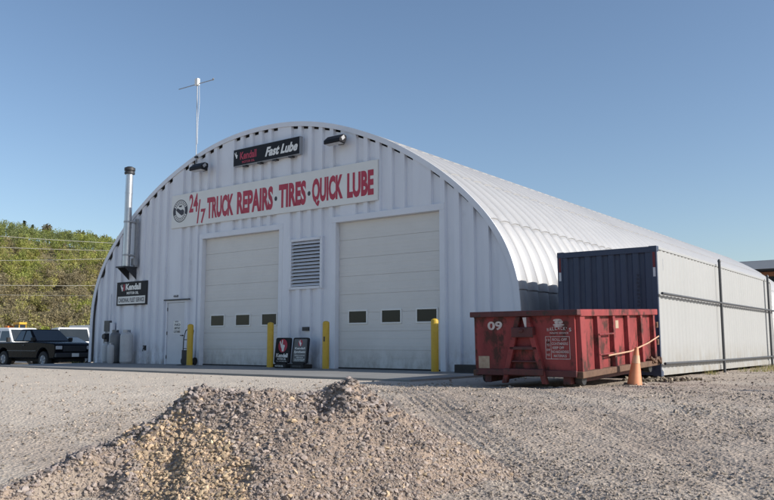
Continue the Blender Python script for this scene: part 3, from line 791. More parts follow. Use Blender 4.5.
# A-shaped lifting frame on the front sheet
cxm = -1.13
for s_ in (-1, 1):
    b_ = MB()
    def bar(xa, za, xb, zb_, w, ya, yb):
        return [(xa - w, ya, za), (xa + w, ya, za), (xa + w, yb, za), (xa - w, yb, za)], [(xb - w, ya, zb_), (xb + w, ya, zb_), (xb + w, yb, zb_), (xb - w, yb, zb_)]
    b_.frustum(*bar(cxm + s_ * .47, .03, cxm + s_ * .10, zt - .05, .058, -.05, .049)); obj('lift_frame_leg', b_, 'dump_red', D, .01)
b_ = MB(); b_.box(cxm - .46, cxm + .46, -.09, .049, .18, .29); b_.box(cxm - .32, cxm + .32, -.05, .049, .62, .68); b_.box(cxm - .4, cxm + .4, -.03, .049, .40, .43); obj('lift_frame_crossbar', b_, 'dump_dark', D, .01)
b_ = MB(); b_.box(cxm - .24, cxm + .26, -.085, .049, .84, 1.02); b_.box(cxm - .05, cxm + .05, -.12, .049, .93, .99); obj('hook_plate', b_, 'dump_dark', D, .015)
b_ = MB(); b_.add([(cxm + .02, -.053, 1.19), (cxm + .11, -.053, 1.19), (cxm + .11, -.053, .98), (cxm + .08, -.053, .98)], [(0, 1, 2, 3)]); obj('lit_sliver', b_, 'stencil', D)  # sunlit sliver under the rim, put in as pale stencil colour
b_ = MB(); b_.box(-W - .02, .02, .0, .048, zb - .06, zb + .05); obj('front_sill', b_, 'dump_dark', D, .01)
for xx in (-.32, -W + .14):
    b_ = MB(); b_.box(xx, xx + .16, .1, L - .1, .03, .23); obj('skid_rail', b_, 'dump_dark', D)
    for yy in (.35, L - .35):
        b_ = MB(); b_.cyl((xx + (.17 if xx > -1 else -.16), yy, .11), (xx + (.33 if xx > -1 else -.01), yy, .11), .11, n=20); obj('wheel', b_, 'dark_metal', D, .01)
text_obj('number', '09', -2.02, -1.66, .97, 1.13, .0465, 'stencil', D, .03)
# stencilled crest and text block on the right of the front
cr_ = MB()
for a in (( -.37, 1.13, .10, .025), (-.39, 1.09, .05, .02), (-.31, 1.10, .06, .03), (-.35, 1.05, .13, .018), (-.37, 1.02, .09, .012)):
    cr_.prism(disc(a[0], a[1], a[2], a[3], 0, 0, 10), 'y', .0465, .0495)
obj('crest', cr_, 'stencil', D)
for i, ch in enumerate("WALLACK'S"):
    q = -.62 + i * .062; zz = .93 + .035 * math.sin((i + .5) / 9 * PI)
    text_obj('stencil_letter', ch, q, q + (.048 if ch != "'" else .015), zz if ch != "'" else zz + .04, zz + .06, .0465, 'stencil', D, .01)
text_obj('stencil_line', 'WASTE SERVICE', -.56, -.14, .895, .925, .0465, 'stencil', D, .01)
b_ = MB()
for a in ((-.66, -.12, .845, .853), (-.66, -.12, .46, .468), (-.66, -.652, .46, .85), (-.128, -.12, .46, .85), (-.54, -.533, .46, .85)):
    b_.box(a[0], a[1], .0465, .0495, a[2], a[3])
obj('stencil_box', b_, 'stencil', D)
for k, (s, a, b) in enumerate((('ROLL OFF', -.50, -.18), ('CONTAINERS', -.52, -.16), ('KEEP OFF', -.50, -.25), ('NO HAZARDOUS', -.52, -.15), ('MATERIALS', -.48, -.2))):
    text_obj('stencil_line', s, a, b, .775 - k * .07, .82 - k * .07, .0465, 'stencil', D, .01)
for k in range(4): text_obj('stencil_line', ('12', 'YD', '09', 'NO')[k], -.635, -.56, .77 - k * .085, .81 - k * .085, .0465, 'stencil', D, .01)
b_ = MB(); b_.box(-W + .03, -W + .30, .045, .048, .28, .50); obj('tan_label', b_, 'tan_label', D)
b_ = MB(); b_.box(.0005, .003, 1.95, 2.10, .95, 1.10); obj('pale_sticker', b_, 'tan_label', D)
# rear latch hardware and the long rod across the side
b_ = MB(); b_.tube([(.13, 1.25, .47), (.14, 2.4, .50), (.14, 3.4, .62), (.13, 4.12, .74)], .015); obj('latch_rod', b_, 'strap', D, 0, True)
for z in (.25, .62, .98):
    b_ = MB(); b_.cyl((.06, L + .02, z - .06), (.06, L + .02, z + .06), .05); b_.box(-.1, .1, L - .02, L + .05, z - .035, z + .035); obj('rear_hinge', b_, 'rust', D)
b_ = MB(); b_.box(.02, .16, L - .55, L - .1, .20, .29); obj('roller_bracket', b_, 'rust', D)
b_ = MB(); b_.tube([(.12, L - .6, .33), (.18, L - .45, .22), (.16, L - .3, .30), (.2, L - .15, .19), (.14, L, .28)], .03); obj('binder_chain', b_, 'rust', D)

# traffic cone leaning on it
t = empty('traffic_cone', 'faded orange traffic cone leaning on the dumpster side', 'traffic cone', (13.17, -3.02, -.055))
t.rotation_euler = (R(3), R(5), R(20))
b_ = MB(); b_.lathe([(.138, .035), (.133, .05), (.036, .70), (.028, .72), (.02, .72)], 24); obj('cone_body', b_, 'cone', t, 0, True)
b_ = MB(); b_.lathe([(.0805, .43), (.0585, .575), (.054, .575), (.076, .43)], 24); obj('pale_band', b_, 'cone_band', t, 0, True)
b_ = MB(); b_.box(-.19, .19, -.19, .19, 0, .04); obj('cone_base', b_, 'black', t, .015)

# ------------------------------------------------------------------ stones
def ico():
    p = (1 + 5 ** .5) / 2
    v = np.array([(-1, p, 0), (1, p, 0), (-1, -p, 0), (1, -p, 0), (0, -1, p), (0, 1, p), (0, -1, -p), (0, 1, -p), (p, 0, -1), (p, 0, 1), (-p, 0, -1), (-p, 0, 1)]) / math.hypot(1, p)
    f = np.array([(0, 11, 5), (0, 5, 1), (0, 1, 7), (0, 7, 10), (0, 10, 11), (1, 5, 9), (5, 11, 4), (11, 10, 2), (10, 7, 6), (7, 1, 8), (3, 9, 4), (3, 4, 2), (3, 2, 6), (3, 6, 8), (3, 8, 9), (4, 9, 5), (2, 4, 11), (6, 2, 10), (8, 6, 7), (9, 8, 1)])
    return v, f
IV, IF = ico()
def stones(name, P, size, tone, seed=1):
    r = np.random.default_rng(seed); n = len(P)
    v = IV[None] * (1 + r.normal(0, .24, (n, 12, 1))) * r.uniform(.55, 1.25, (n, 1, 3))
    q = r.normal(size=(n, 4)); q /= np.linalg.norm(q, axis=1)[:, None]
    w, x, y, z = q.T
    Rm = np.stack([1 - 2 * (y * y + z * z), 2 * (x * y - z * w), 2 * (x * z + y * w), 2 * (x * y + z * w), 1 - 2 * (x * x + z * z), 2 * (y * z - x * w), 2 * (x * z - y * w), 2 * (y * z + x * w), 1 - 2 * (x * x + y * y)], -1).reshape(n, 3, 3)
    v = np.einsum('nij,nkj->nki', Rm, v) * size[:, None, None] * .5
    v[:, :, 2] *= .8
    v = v + P[:, None]
    f = IF[None] + (np.arange(n) * 12)[:, None, None]
    return raw_mesh(name, v.reshape(-1, 3), f.reshape(-1, 3), 'stone', np.repeat(tone, 12, 0), False)

# the heap: crest line ahead of the standpoint, height taken along it
CU = np.array([-4.2, -3.6, -3.1, -2.92, -2.70, -2.46, -2.15, -1.82, -1.6, -1.34, -1.1, -.82, -.63, -.50, -.36, -.21, .0, .28, .55, .77, 1.05, 1.48, 1.95])
CH = np.array([-.75, -.58, -.46, -.35, -.22, -.08, .10, .31, .35, .335, .35, .31, .36, .42, .43, .37, .235, .10, -.06, -.17, -.31, -.55, -.8])
BUMPS = [(-2.95, 6.05, .16, .13), (-2.72, 6.30, .15, .14), (-2.50, 6.50, .17, .16), (-2.28, 6.72, .15, .10), (-2.05, 6.90, .15, .07), (-1.75, 7.1, .14, .03),
         (-2.55, 5.95, .14, .10), (-2.1, 6.35, .13, .09), (.35, 6.9, .14, .06), (.1, 6.3, .2, .07), (-.9, 6.2, .2, .07)]
def pile_z(u, v):
    uu = u + .05 * fbm(u * 1.3, v * 1.3, 3, 51)
    h0 = np.interp(uu, CU, CH) - .035; hs_ = sum(np.interp(uu + k, CU, CH) for k in (-.6, -.45, -.3, -.15, 0, .15, .3, .45, .6)) / 9 - .02
    vc = 7.35 - 1.15 * sstep(1.9, 3.3, -u) + .10 * np.sin(u * 1.6 + .6)
    base = -.62
    h = hs_ + (h0 - hs_) * np.exp(-((v - vc) / .33) ** 2)
    w = np.abs(v - vc - .18 * fbm(u * 2, v * 2, 3, 33))
    sl = np.where(v < vc, .60, .66)
    top = h - np.maximum(0, np.sqrt(w * w + .09 ** 2) - .09) * sl
    z = top + .10 * fbm(u * 1.9, v * 1.9, 4, 21) * sstep(0, .5, h - base) + .05 * fbm(u * 7, v * 7, 3, 27)
    # small peak and the hollow left of it
    z = z + .05 * np.exp(-(((u + .33) / .13) ** 2 + ((v - 7.3) / .25) ** 2)) - .15 * np.exp(-(((u + .60) / .16) ** 2 + ((v - 7.12) / .15) ** 2))
    z = z + .22 * fbm(u * 3.4, v * 3.4, 3, 41) * sstep(1.2, 1.9, -u) * sstep(0, .2, h - base) - .02
    for bu, bv, bs, bh in BUMPS: z = z + bh * np.exp(-(((u - bu) ** 2 + (v - bv) ** 2) / bs ** 2))
    return z
uu, vv = np.meshgrid(np.linspace(-5.2, 2.6, 300), np.linspace(4.9, 9.6, 190), indexing='ij')
pzv = pile_z(uu, vv); px_, py_ = plan(uu, vv)
gg = gz(px_, py_); edge = pzv - gg
pzv = np.where(edge < -.05, gg - .05, pzv)
po = grid_obj('gravel_heap', px_, py_, pzv, 'heap')
tag(po, 'low heap of grey crushed gravel with a tan patch in the foreground', 'gravel heap')
def pile_pts(n, seed, smin, smax, pw):
    r = np.random.default_rng(seed)
    u = r.uniform(-5.0, 2.4, n); v = r.uniform(5.0, 9.2, n)
    x, y = plan(u, v); z = pile_z(u, v); g = gz(x, y)
    k = z > g - .015; u, v, x, y, z = u[k], v[k], x[k], y[k], z[k]
    s = smin + (smax - smin) * r.random(len(u)) ** pw
    # fine material lies bare in strips on the right flank and upper face
    dens = vnoise(u * 1.4 + .8 * v, v * 1.2, 77)
    keep = (dens > .26) | (r.random(len(u)) < .6)
    u, v, x, y, z, s = u[keep], v[keep], x[keep], y[keep], z[keep], s[keep]
    n = len(u)
    grey = np.array([.325, .270, .236]) * r.uniform(.62, 1.22, (n, 1)) * (1 + r.normal(0, .008, (n, 3)))
    tan = np.array([.43, .325, .22]) * r.uniform(.65, 1.3, (n, 1)) * (1 + r.normal(0, .012, (n, 3)))
    d = ((u + 1.75 - .55 * (6.6 - v)) / .42) ** 2 + ((v - 6.45) / .85) ** 2 + 1.6 * fbm(u * 3, v * 3, 3, 91)
    tm = (d < 1.1) & (r.random(n) < .92) | (r.random(n) < .05)
    tone = np.where(tm[:, None], tan, grey)
    pale = r.random(n) < .025; tone[pale] = tone[pale] * 1.35
    return np.stack([x, y, z + s * .12], 1), s, np.clip(tone, .03, .7)
def crest_pts(n, seed):
    r = np.random.default_rng(seed); u = r.uniform(-3.1, .1, n); v = 7.2 - 1.1 * np.clip((-u - 1.9) / 1.3, 0, 1) + r.normal(0, .16, n)
    keep = (u < -1.2) | (u > -.8); u, v = u[keep], v[keep]; n = len(u)
    x, y = plan(u, v); s = .025 + .045 * r.random(n) ** 2
    return np.stack([x, y, pile_z(u, v) + s * .2], 1), s, np.array([.28, .24, .222]) * r.uniform(.5, 1.3, (n, 1))
P3, s3_, t3 = crest_pts(1500, 19)
P1, s1, t1 = pile_pts(66000, 5, .012, .054, 2.4)
P2, s2_, t2 = pile_pts(95000, 6, .008, .020, 1.0)
so = stones('crushed_stones', np.concatenate([P1, P2, P3]), np.concatenate([s1, s2_, s3_]), np.concatenate([t1, t2, t3]), 3)
so.parent = po; so['kind'] = 'stuff'
# loose stones over the yard
def yard_pts(n, seed, v0, v1, smin, smax, pw):
    r = np.random.default_rng(seed)
    v = np.exp(r.uniform(math.log(v0), math.log(v1), n)) ; u = r.uniform(-.58, .58, n) * v
    x, y = plan(u, v)
    k = ~((y > -4.7) & (x < 9.2)) & ~((x > 10.2) & (x < 12.8) & (y > -.2)) & ~((x > 10.6) & (x < 12.7) & (y > -4.7)) & (pile_z(u, v) < gz(x, y) - .02) & (y < 30)
    u, v, x, y = u[k], v[k], x[k], y[k]; n = len(u)
    cl = vnoise(x * .9, y * .9, 8) + .5 * vnoise(x * 3, y * 3, 18)
    keep = ((cl > .72) | (r.random(n) < .30)) & ((x > 9) | (r.random(n) < .3))
    x, y, v = x[keep], y[keep], v[keep]; n = len(x)
    s = smin + (smax - smin) * r.random(n) ** pw
    tone = np.array([.34, .29, .245]) * r.uniform(.5, 1.3, (n, 1)) * (1 + r.normal(0, .010, (n, 3)))
    return np.stack([x, y, gz(x, y) + s * .10], 1), s, np.clip(tone, .03, .7)
a = yard_pts(70000, 1, 5.2, 15, .007, .040, 3.4); b = yard_pts(7000, 2, 10, 30, .025, .075, 3.0)
yo_ = stones('loose_gravel', *[np.concatenate(q) for q in zip(a, b)], 4)
tag(yo_, 'loose stones scattered over the gravel yard', 'gravel', None, 'stuff')
# rubble banked under the dumpster's far corner
r_ = np.random.default_rng(44); n_ = 260
P = np.stack([r_.normal(13.0, .28, n_), r_.normal(-.75, .35, n_), np.zeros(n_)], 1); sz = r_.uniform(.03, .13, n_)
P[:, 2] = gz(P[:, 0], P[:, 1]) + sz * .25
ru = stones('rubble', P, sz, np.array([.26, .22, .17]) * r_.uniform(.5, 1.3, (n_, 1)) * np.ones((1, 3)), 6)
tag(ru, 'broken rubble banked between dumpster corner and container', 'rubble', None, 'stuff')

r_ = np.random.default_rng(91); Qw = []; Tw = []
for cxw, cyw, sp, nb in ((13.3, 6.2, .5, 60), (13.2, 9.3, .8, 140), (13.4, 11.5, .9, 160), (12.95, 3.2, .25, 30), (14.2, 9.8, .8, 90), (9.9, -.25, .5, 40), (-9.6, -.6, .3, 40)):
    n = nb * 3
    cl = r_.normal(0, sp, (nb, 2)) * np.array([.45, 1]); k = r_.integers(0, nb, n)
    x = cxw + cl[k, 0] + r_.normal(0, .03, n); y = cyw + cl[k, 1] + r_.normal(0, .03, n); z = gz(x, y)
    k = ~((x > 10.2) & (x < 12.8) & (y > -.1)) ; x, y, z = x[k], y[k], z[k]; n = len(x)
    h = r_.uniform(.04, .15, n); a = r_.uniform(0, 2 * PI, n); lean = r_.normal(0, .05, (n, 2)); w_ = .006
    p = np.stack([x, y, z - .01], 1); dv = np.stack([np.cos(a) * w_, np.sin(a) * w_, 0 * a], 1); tp = p + np.concatenate([lean, h[:, None]], 1)
    Qw.append(np.stack([p - dv, p + dv, tp + dv * .2, tp - dv * .2], 1).reshape(-1, 3))
    Tw.append(np.repeat(np.where(r_.random((n, 1)) < .6, np.array([[.36, .30, .14]]), np.array([[.17, .20, .06]])) * r_.uniform(.7, 1.3, (n, 1)), 4, 0))
Qw = np.concatenate(Qw); tag(raw_mesh('weeds', Qw, np.arange(len(Qw)).reshape(-1, 4), 'leaf', np.concatenate(Tw), False), 'sparse dry weeds along the foot of the walls and container', 'weeds', None, 'stuff')

# ------------------------------------------------------------------ vehicles
def wheel_parts(parent, x, side, w, r, rim='galv'):
    y0 = side * (w / 2 - .22); y1 = side * (w / 2 - .005)
    t = MB(); t.cyl((x, y0, r), (x, y1, r), r, n=28); o = obj('wheel', t, 'black', parent, .03)
    t = MB(); t.cyl((x, y1 - side * .02, r), (x, y1 + side * .006, r), r * .62, r * .52, n=20)
    for k in range(5):
        a = k * 2 * PI / 5
        t.cyl((x, y1, r), (x + math.cos(a) * r * .5, y1 + side * .012, r + math.sin(a) * r * .5), .035, .03, n=6)
    obj('rim', t, rim, o)
def arc_pts(x, r, z, n=9):
    return [(x + r * math.cos(PI - PI * i / n), z + r * math.sin(PI - PI * i / n)) for i in range(n + 1)]

def pickup(loc, rz):
    t = empty('pickup_truck', 'black extended-cab pickup truck parked left of the arched garage, nose to the building', 'pickup', loc, rz)
    L_, w, r = 5.1, 1.74, .35; xf, xr = 1.72, -1.30     # axle positions, nose toward +x
    zb, zl = .40, 1.04
    prof = [(-2.45, zb + .08)] + arc_pts(xr, .43, zb) + arc_pts(xf, .43, zb) + [(2.52, zb), (2.60, .62), (2.58, .96), (2.46, 1.03), (1.15, 1.10), (.2, 1.08), (-2.46, 1.06)]
    b_ = MB(); b_.prism(prof, 'y', -w / 2, w / 2); body = obj('body', b_, 'truck_black', t, .045, True, 3)
    b_ = MB(); b_.box(-2.40, -.62, -.70, .70, 1.045, 1.075); obj('bed', b_, 'black', t)
    b_ = MB()
    zc = 1.09; zr = 1.62
    b_.frustum([(-.62, -.82, zc), (1.08, -.82, zc), (1.08, .82, zc), (-.62, .82, zc)], [(-.34, -.66, zr), (.36, -.66, zr), (.36, .66, zr), (-.34, .66, zr)])
    cab = obj('cab', b_, 'truck_black', t, .05, True, 3)
    def pane(pts): g = MB(); g.add(pts, [(0, 1, 2, 3)]); return g
    for s in (-1, 1):
        def ps(x, z): 
            k = (z - zc) / (zr - zc); return (x, s * (.824 - .16 * k + .003), z)
        obj('side_window', pane([ps(.14, 1.14), ps(.88, 1.14), ps(.40, 1.55), ps(.16, 1.55)]), 'auto_glass', cab)
        obj('side_window', pane([ps(-.50, 1.14), ps(.06, 1.14), ps(.06, 1.55), ps(-.28, 1.55)]), 'auto_glass', cab)
        m = MB(); m.box(.86, 1.0, s * .86 - .07, s * .86 + .07, 1.12, 1.27); obj('mirror', m, 'black', cab, .02)
    def pf(y, k): return (1.08 - .72 * k + .006, y * (1 - .19 * k), zc + (zr - zc) * k + .003)
    obj('windshield', pane([pf(-.74, .08), pf(.74, .08), pf(.74, .93), pf(-.74, .93)]), 'auto_glass', cab)
    def pb(y, k): return (-.62 + .28 * k - .006, y * (1 - .19 * k), zc + (zr - zc) * k)
    obj('rear_window', pane([pb(-.68, .15), pb(.68, .15), pb(.68, .9), pb(-.68, .9)]), 'auto_glass', cab)
    for x in (xf, xr):
        for s in (-1, 1): wheel_parts(t, x, s, w, r)
    m = MB(); m.box(2.50, 2.66, -.86, .86, .46, .64); obj('front_bumper', m, 'dark_metal', t, .03)
    m = MB(); m.box(-2.60, -2.46, -.86, .86, .50, .66); obj('rear_bumper', m, 'chrome', t, .03)
    m = MB(); m.box(2.575, 2.60, -.52, .52, .70, .93); obj('grille', m, 'dark_metal', t)
    for s in (-1, 1):
        m = MB(); m.box(2.555, 2.60, s * .70 - .14, s * .70 + .14, .78, .92); obj('headlight', m, 'lamp_clear', t, .015)
        m = MB(); m.box(-2.475, -2.45, s * .78 - .06, s * .78 + .06, .72, 1.0); obj('tail_light', m, 'lamp_red', t)
        m = MB(); m.box(.10, .108, s * .872 - .003, s * .872 + .003, .5, 1.08); m.box(-1.0, 1.2, s * .872 - .006, s * .872 + .008, .70, .735); obj('side_trim', m, 'pipe_grey', t)
        m = MB(); m.box(.2, .34, s * .88 - .015, s * .88 + .015, .93, .97); obj('door_handle', m, 'dark_metal', t)
    m = MB(); m.box(2.662, 2.672, -.16, .16, .48, .62); obj('license_plate', m, 'white', t)
    m = MB(); m.box(-2.3, 2.4, -.5, .5, .26, .42); obj('chassis', m, 'black', t)
    return t
tx, ty = plan(-15.0, 33.6)
pickup((tx, ty, gzf(tx, ty)), R(2))

def sedan(loc, rz):
    t = empty('sedan', 'black car with raked windshield parked between pickup and garage wall', 'car', loc, rz)
    w, r = 1.78, .33; xf, xr = 1.38, -1.35
    prof = [(-2.28, .42)] + arc_pts(xr, .40, .30) + arc_pts(xf, .40, .30) + [(2.22, .30), (2.34, .5), (2.28, .72), (1.9, .82), (1.0, .94), (-1.7, .98), (-2.30, .92)]
    b_ = MB(); b_.prism(prof, 'y', -w / 2, w / 2); obj('body', b_, 'truck_black', t, .05, True, 3)
    b_ = MB(); b_.frustum([(-1.85, -.82, .94), (1.05, -.82, .92), (1.05, .82, .92), (-1.85, .82, .94)], [(-1.0, -.62, 1.42), (.12, -.62, 1.42), (.12, .62, 1.42), (-1.0, .62, 1.42)])
    cab = obj('cabin', b_, 'truck_black', t, .05, True, 3)
    def pf(y, k): return (1.05 - .93 * k + .008, y * (1 - .24 * k), .92 + .5 * k + .004)
    g = MB(); g.add([pf(-.74, .08), pf(.74, .08), pf(.74, .92), pf(-.74, .92)], [(0, 1, 2, 3)]); obj('windshield', g, 'auto_glass', cab)
    for s in (-1, 1):
        def ps(x, k): return (x, s * (.824 - .2 * k + .003), .94 + .48 * k)
        g = MB(); g.add([ps(-.35, .1), ps(.8, .1), ps(.1, .88), ps(-.35, .88)], [(0, 1, 2, 3)]); obj('side_window', g, 'auto_glass', cab)
        g = MB(); g.add([ps(-1.5, .1), ps(-.45, .1), ps(-.45, .88), ps(-.95, .88)], [(0, 1, 2, 3)]); obj('side_window', g, 'auto_glass', cab)
        m = MB(); m.box(2.24, 2.32, s * .66 - .15, s * .66 + .15, .58, .70); obj('headlight', m, 'lamp_clear', t, .01)
        for x in (xf, xr): wheel_parts(t, x, s, w, r)
    return t
tx, ty = plan(-16.2, 39.5); sedan((tx, ty, gzf(tx, ty)), R(30))

def van(name, label, loc, rz, L_=5.4, Hh=2.0, longv=True):
    t = empty(name, label, 'van', loc, rz, 'white vans parked behind the pickup')
    w, r = 1.95, .36; xf, xr = L_ / 2 - .95, -L_ / 2 + 1.05; hx = L_ / 2
    prof = [(-hx, .42)] + arc_pts(xr, .43, .36) + arc_pts(xf, .43, .36) + [(hx - .02, .36), (hx, .7), (hx - .10, 1.0), (hx - .75, 1.16), (-hx, 1.16)]
    b_ = MB(); b_.prism(prof, 'y', -w / 2, w / 2); body = obj('body', b_, 'car_white', t, .05, True, 3)
    b_ = MB(); b_.frustum([(-hx, -w / 2 + .02, 1.16), (hx - .72, -w / 2 + .02, 1.16), (hx - .72, w / 2 - .02, 1.16), (-hx, w / 2 - .02, 1.16)],
                          [(-hx + .10, -w / 2 + .16, Hh), (hx - 1.35, -w / 2 + .16, Hh), (hx - 1.35, w / 2 - .16, Hh), (-hx + .10, w / 2 - .16, Hh)])
    up = obj('upper_body', b_, 'car_white', t, .06, True, 3)
    hh = Hh - 1.16
    def pf(y, k): return (hx - .72 - .63 * k + .008, y * (1 - .15 * k), 1.16 + hh * k + .004)
    g = MB(); g.add([pf(-.86, .06), pf(.86, .06), pf(.86, .88), pf(-.86, .88)], [(0, 1, 2, 3)]); obj('windshield', g, 'auto_glass', up)
    for s in (-1, 1):
        def ps(x, k): return (x, s * (w / 2 - .02 - .14 * k + .004), 1.16 + hh * k)
        x = hx - 1.02
        xs2 = [(hx - 1.95, hx - .98, hx - 1.25)] + ([(hx - 2.0 - k * .98 - .85, hx - 2.05 - k * .98, hx - 2.05 - k * .98) for k in range(3)] if longv else [])
        for a, b, c in xs2:
            g = MB(); g.add([ps(a, .1), ps(b, .1), ps(c, .78), ps(a, .78)], [(0, 1, 2, 3)]); obj('side_window', g, 'auto_glass', up)
        m = MB(); m.box(hx - .06, hx - .0, s * .76 - .13, s * .76 + .13, .74, .92); obj('headlight', m, 'lamp_clear', t, .01)
        m = MB(); m.box(hx - .98, hx - .84, s * (w / 2 + .1) - .08, s * (w / 2 + .1) + .08, 1.18, 1.42); obj('mirror', m, 'black', t, .02)
        for x in (xf, xr): wheel_parts(t, x, s, w, r)
    m = MB(); m.box(hx - .08, hx + .06, -.95, .95, .40, .58); obj('front_bumper', m, 'pipe_grey', t, .03)
    m = MB(); m.box(hx - .02, hx + .012, -.5, .5, .68, .88); obj('grille', m, 'dark_metal', t)
    return t
tx, ty = plan(-21.3, 43.5); van('passenger_van', 'white passenger van with side windows parked behind the pickup bed', (tx, ty, gzf(tx, ty)), R(4), 5.8, 1.95)
tx, ty = plan(-18.75, 46.0); van('cargo_van', 'white van facing forward behind the pickup hood', (tx, ty, gzf(tx, ty)), R(-24), 5.2, 2.02, False)
tx, ty = plan(-25.6, 69.0)
t = empty('box_truck', 'pale box truck far back showing above the vans beside the garage edge', 'truck', (tx, ty, gzf(tx, ty) - .2), R(-5))
b_ = MB(); b_.box(-3.2, 1.6, -1.2, 1.2, .85, 2.95); obj('cargo_box', b_, 'car_white', t, .04)
b_ = MB(); b_.frustum([(1.7, -1.0, .55), (3.5, -1.0, .55), (3.5, 1.0, .55), (1.7, 1.0, .55)], [(1.7, -.95, 2.2), (2.7, -.95, 2.2), (2.7, .95, 2.2), (1.7, .95, 2.2)]); cb = obj('cab', b_, 'car_white', t, .06)
g = MB(); g.add([(3.12, -.85, 1.3), (3.12, .85, 1.3), (2.76, .85, 2.1), (2.76, -.85, 2.1)], [(0, 1, 2, 3)]); obj('windshield', g, 'auto_glass', cb)
b_ = MB(); b_.box(-3.1, 3.3, -.5, .5, .5, .84); obj('chassis', b_, 'black', t)
for x in (2.6, -1.9):
    for s in (-1, 1): wheel_parts(t, x, s, 2.1, .45)
tx, ty = plan(-28.4, 60.0)
t = empty('loader', 'yellow and orange loader with its cab showing above the passenger van', 'loader', (tx, ty, gzf(tx, ty)), R(10)); t.scale = (1.06, 1.06, 1.06)
b_ = MB(); b_.box(-1.9, .9, -.6, .6, .6, 1.4); b_.box(-1.9, -.6, -.55, .55, 1.4, 1.75); obj('chassis', b_, 'mach_yellow', t, .05)
b_ = MB(); b_.box(-.30, .36, -.32, .32, 2.46, 2.62)
for x in (-.28, .27):
    for y in (-.28, .28): b_.box(x, x + .07, y - .03, y + .03, 1.4, 2.42)
cb = obj('cab', b_, 'mach_yellow', t, .02)
b_ = MB(); b_.box(-.25, .30, -.27, .27, 1.42, 2.45); obj('cab_glass', b_, 'auto_glass', cb)
b_ = MB()
for y in (-.75, .75): b_.tube([(-.3, y, 1.5), (.9, y, 1.55), (1.9, y, .5)], .09)
obj('lift_arm', b_, 'mach_orange', t)
b_ = MB(); b_.prism([(1.85, .15), (2.6, .12), (2.5, .25), (2.1, .35), (2.05, .95), (1.9, .95)], 'y', -1, 1); obj('bucket', b_, 'mach_orange', t, .02)
b_ = MB(); b_.box(-.95, -.62, -.5, .0, 1.70, 2.36); b_.cyl((-.80, .2, 1.65), (-.80, .2, 2.5), .05); obj('engine_stack', b_, 'mach_orange', t)
for x in (-1.2, .55):
    for s in (-1, 1): wheel_parts(t, x, s, 1.6, .55, 'mach_yellow')

# ------------------------------------------------------------------ far flat-roofed building on the right
fx_, fy_ = plan(30.9, 66)
Fb = empty('flat_roofed_building', 'low flat-roofed building with grey fascia and orange-brown wall behind the container', 'building', (fx_, fy_, -1.0), R(0))
b_ = MB(); b_.box(-4.2, 26, -1.4, 16, 7.85, 8.5); b_.box(-4.2, 26, -1.4, 16, 8.5, 8.56); obj('fascia', b_, 'fascia', Fb, .02)
b_ = MB(); b_.box(-3.0, 25, .2, 15, 0, 7.845); fw = obj('wall', b_, 'far_wall', Fb)
b_ = MB(); b_.box(-4.1, 25.9, -1.3, 15.9, 7.70, 7.848); obj('soffit', b_, 'far_dark', Fb)
b_ = MB(); b_.box(-1.6, 24, .12, .2, 6.2, 7.3); obj('window_band', b_, 'glass', fw)

# ------------------------------------------------------------------ power lines and poles
def pole(label, x, y, h, arm_rz=0):
    t = empty('utility_pole', label, 'utility pole', (x, y, gzf(x, y) - .1), arm_rz)
    b_ = MB(); b_.cyl((0, 0, 0), (0, 0, h), .15, .10, 14); obj('shaft', b_, 'pole_wood', t, 0, True)
    b_ = MB(); b_.box(-1.2, 1.2, -.06, .06, h - .7, h - .56); obj('crossarm', b_, 'pole_wood', t)
    for x_ in (-1.1, 0, 1.1):
        b_ = MB(); b_.lathe([(.03, h - .56), (.06, h - .50), (.03, h - .45), (.05, h - .40), (.02, h - .36)] if x_ else [(.03, h), (.06, h + .05), (.03, h + .1), (.05, h + .14), (.02, h + .18)], 10, (x_, 0, 0)); obj('insulator', b_, 'pipe_grey', t)
    return t
pole('wooden utility pole casting the thin shadow that passes the traffic cone', 31.0, 2.05, 10.2, R(18))
pole('wooden utility pole casting the thin shadow near the container side', 35.0, 11.5, 12.3, R(18))
hs = ((237.0, 243.7, 'topmost pale power line crossing before the wooded hill'), (247.5, 250.7, 'second pale power line from the top before the wooded hill'), (260, 258, 'third power line, midway up the wooded hill, rising to the right'),
      (285, 285, 'fourth pale power line running level over the lower wooded hill'), (294.5, 295, 'faint thin lowest power line before the wooded hill'))
V1 = 74.
for k, (ya, yb, lb) in enumerate(hs):
    za = .742 + (343.5 - ya) / 772 * V1; zc_ = .742 + (343.5 - yb) / 772 * V1
    ua, ub = -.501 * V1, -.36 * V1
    pts = []
    for i in range(-4, 10):
        f = i / 4
        u = ua + (ub - ua) * f; z = za + (zc_ - za) * f + .12 * (f - .5) ** 2 - .03
        x, y = plan(u, V1 + .6 * k); pts.append((x, y, z))
    b_ = MB(); b_.tube(pts, (.024 if k < 4 else .013), 6)
    tag(obj('power_line', b_, 'wire', None, 0, True), lb, 'power line', 'power lines before the hill')

# ------------------------------------------------------------------ wooded hill
def hill_z(u, v):
    ridge = np.clip(37.0 - .165 * (u + 131), -4, 60) + 5 * fbm(u * .02, v * .02, 3, 61)
    return -2.5 + (ridge + 2.5) * sstep(118, 275, v) * (1 - .55 * sstep(300, 700, v))
hu, hv = np.meshgrid(np.linspace(-520, 190, 120), np.concatenate([np.linspace(112, 300, 70), np.linspace(310, 900, 20)]), indexing='ij')
hx_, hy_ = plan(hu, hv); ho = grid_obj('hill', hx_, hy_, hill_z(hu, hv), 'hill'); ho['kind'] = 'structure'

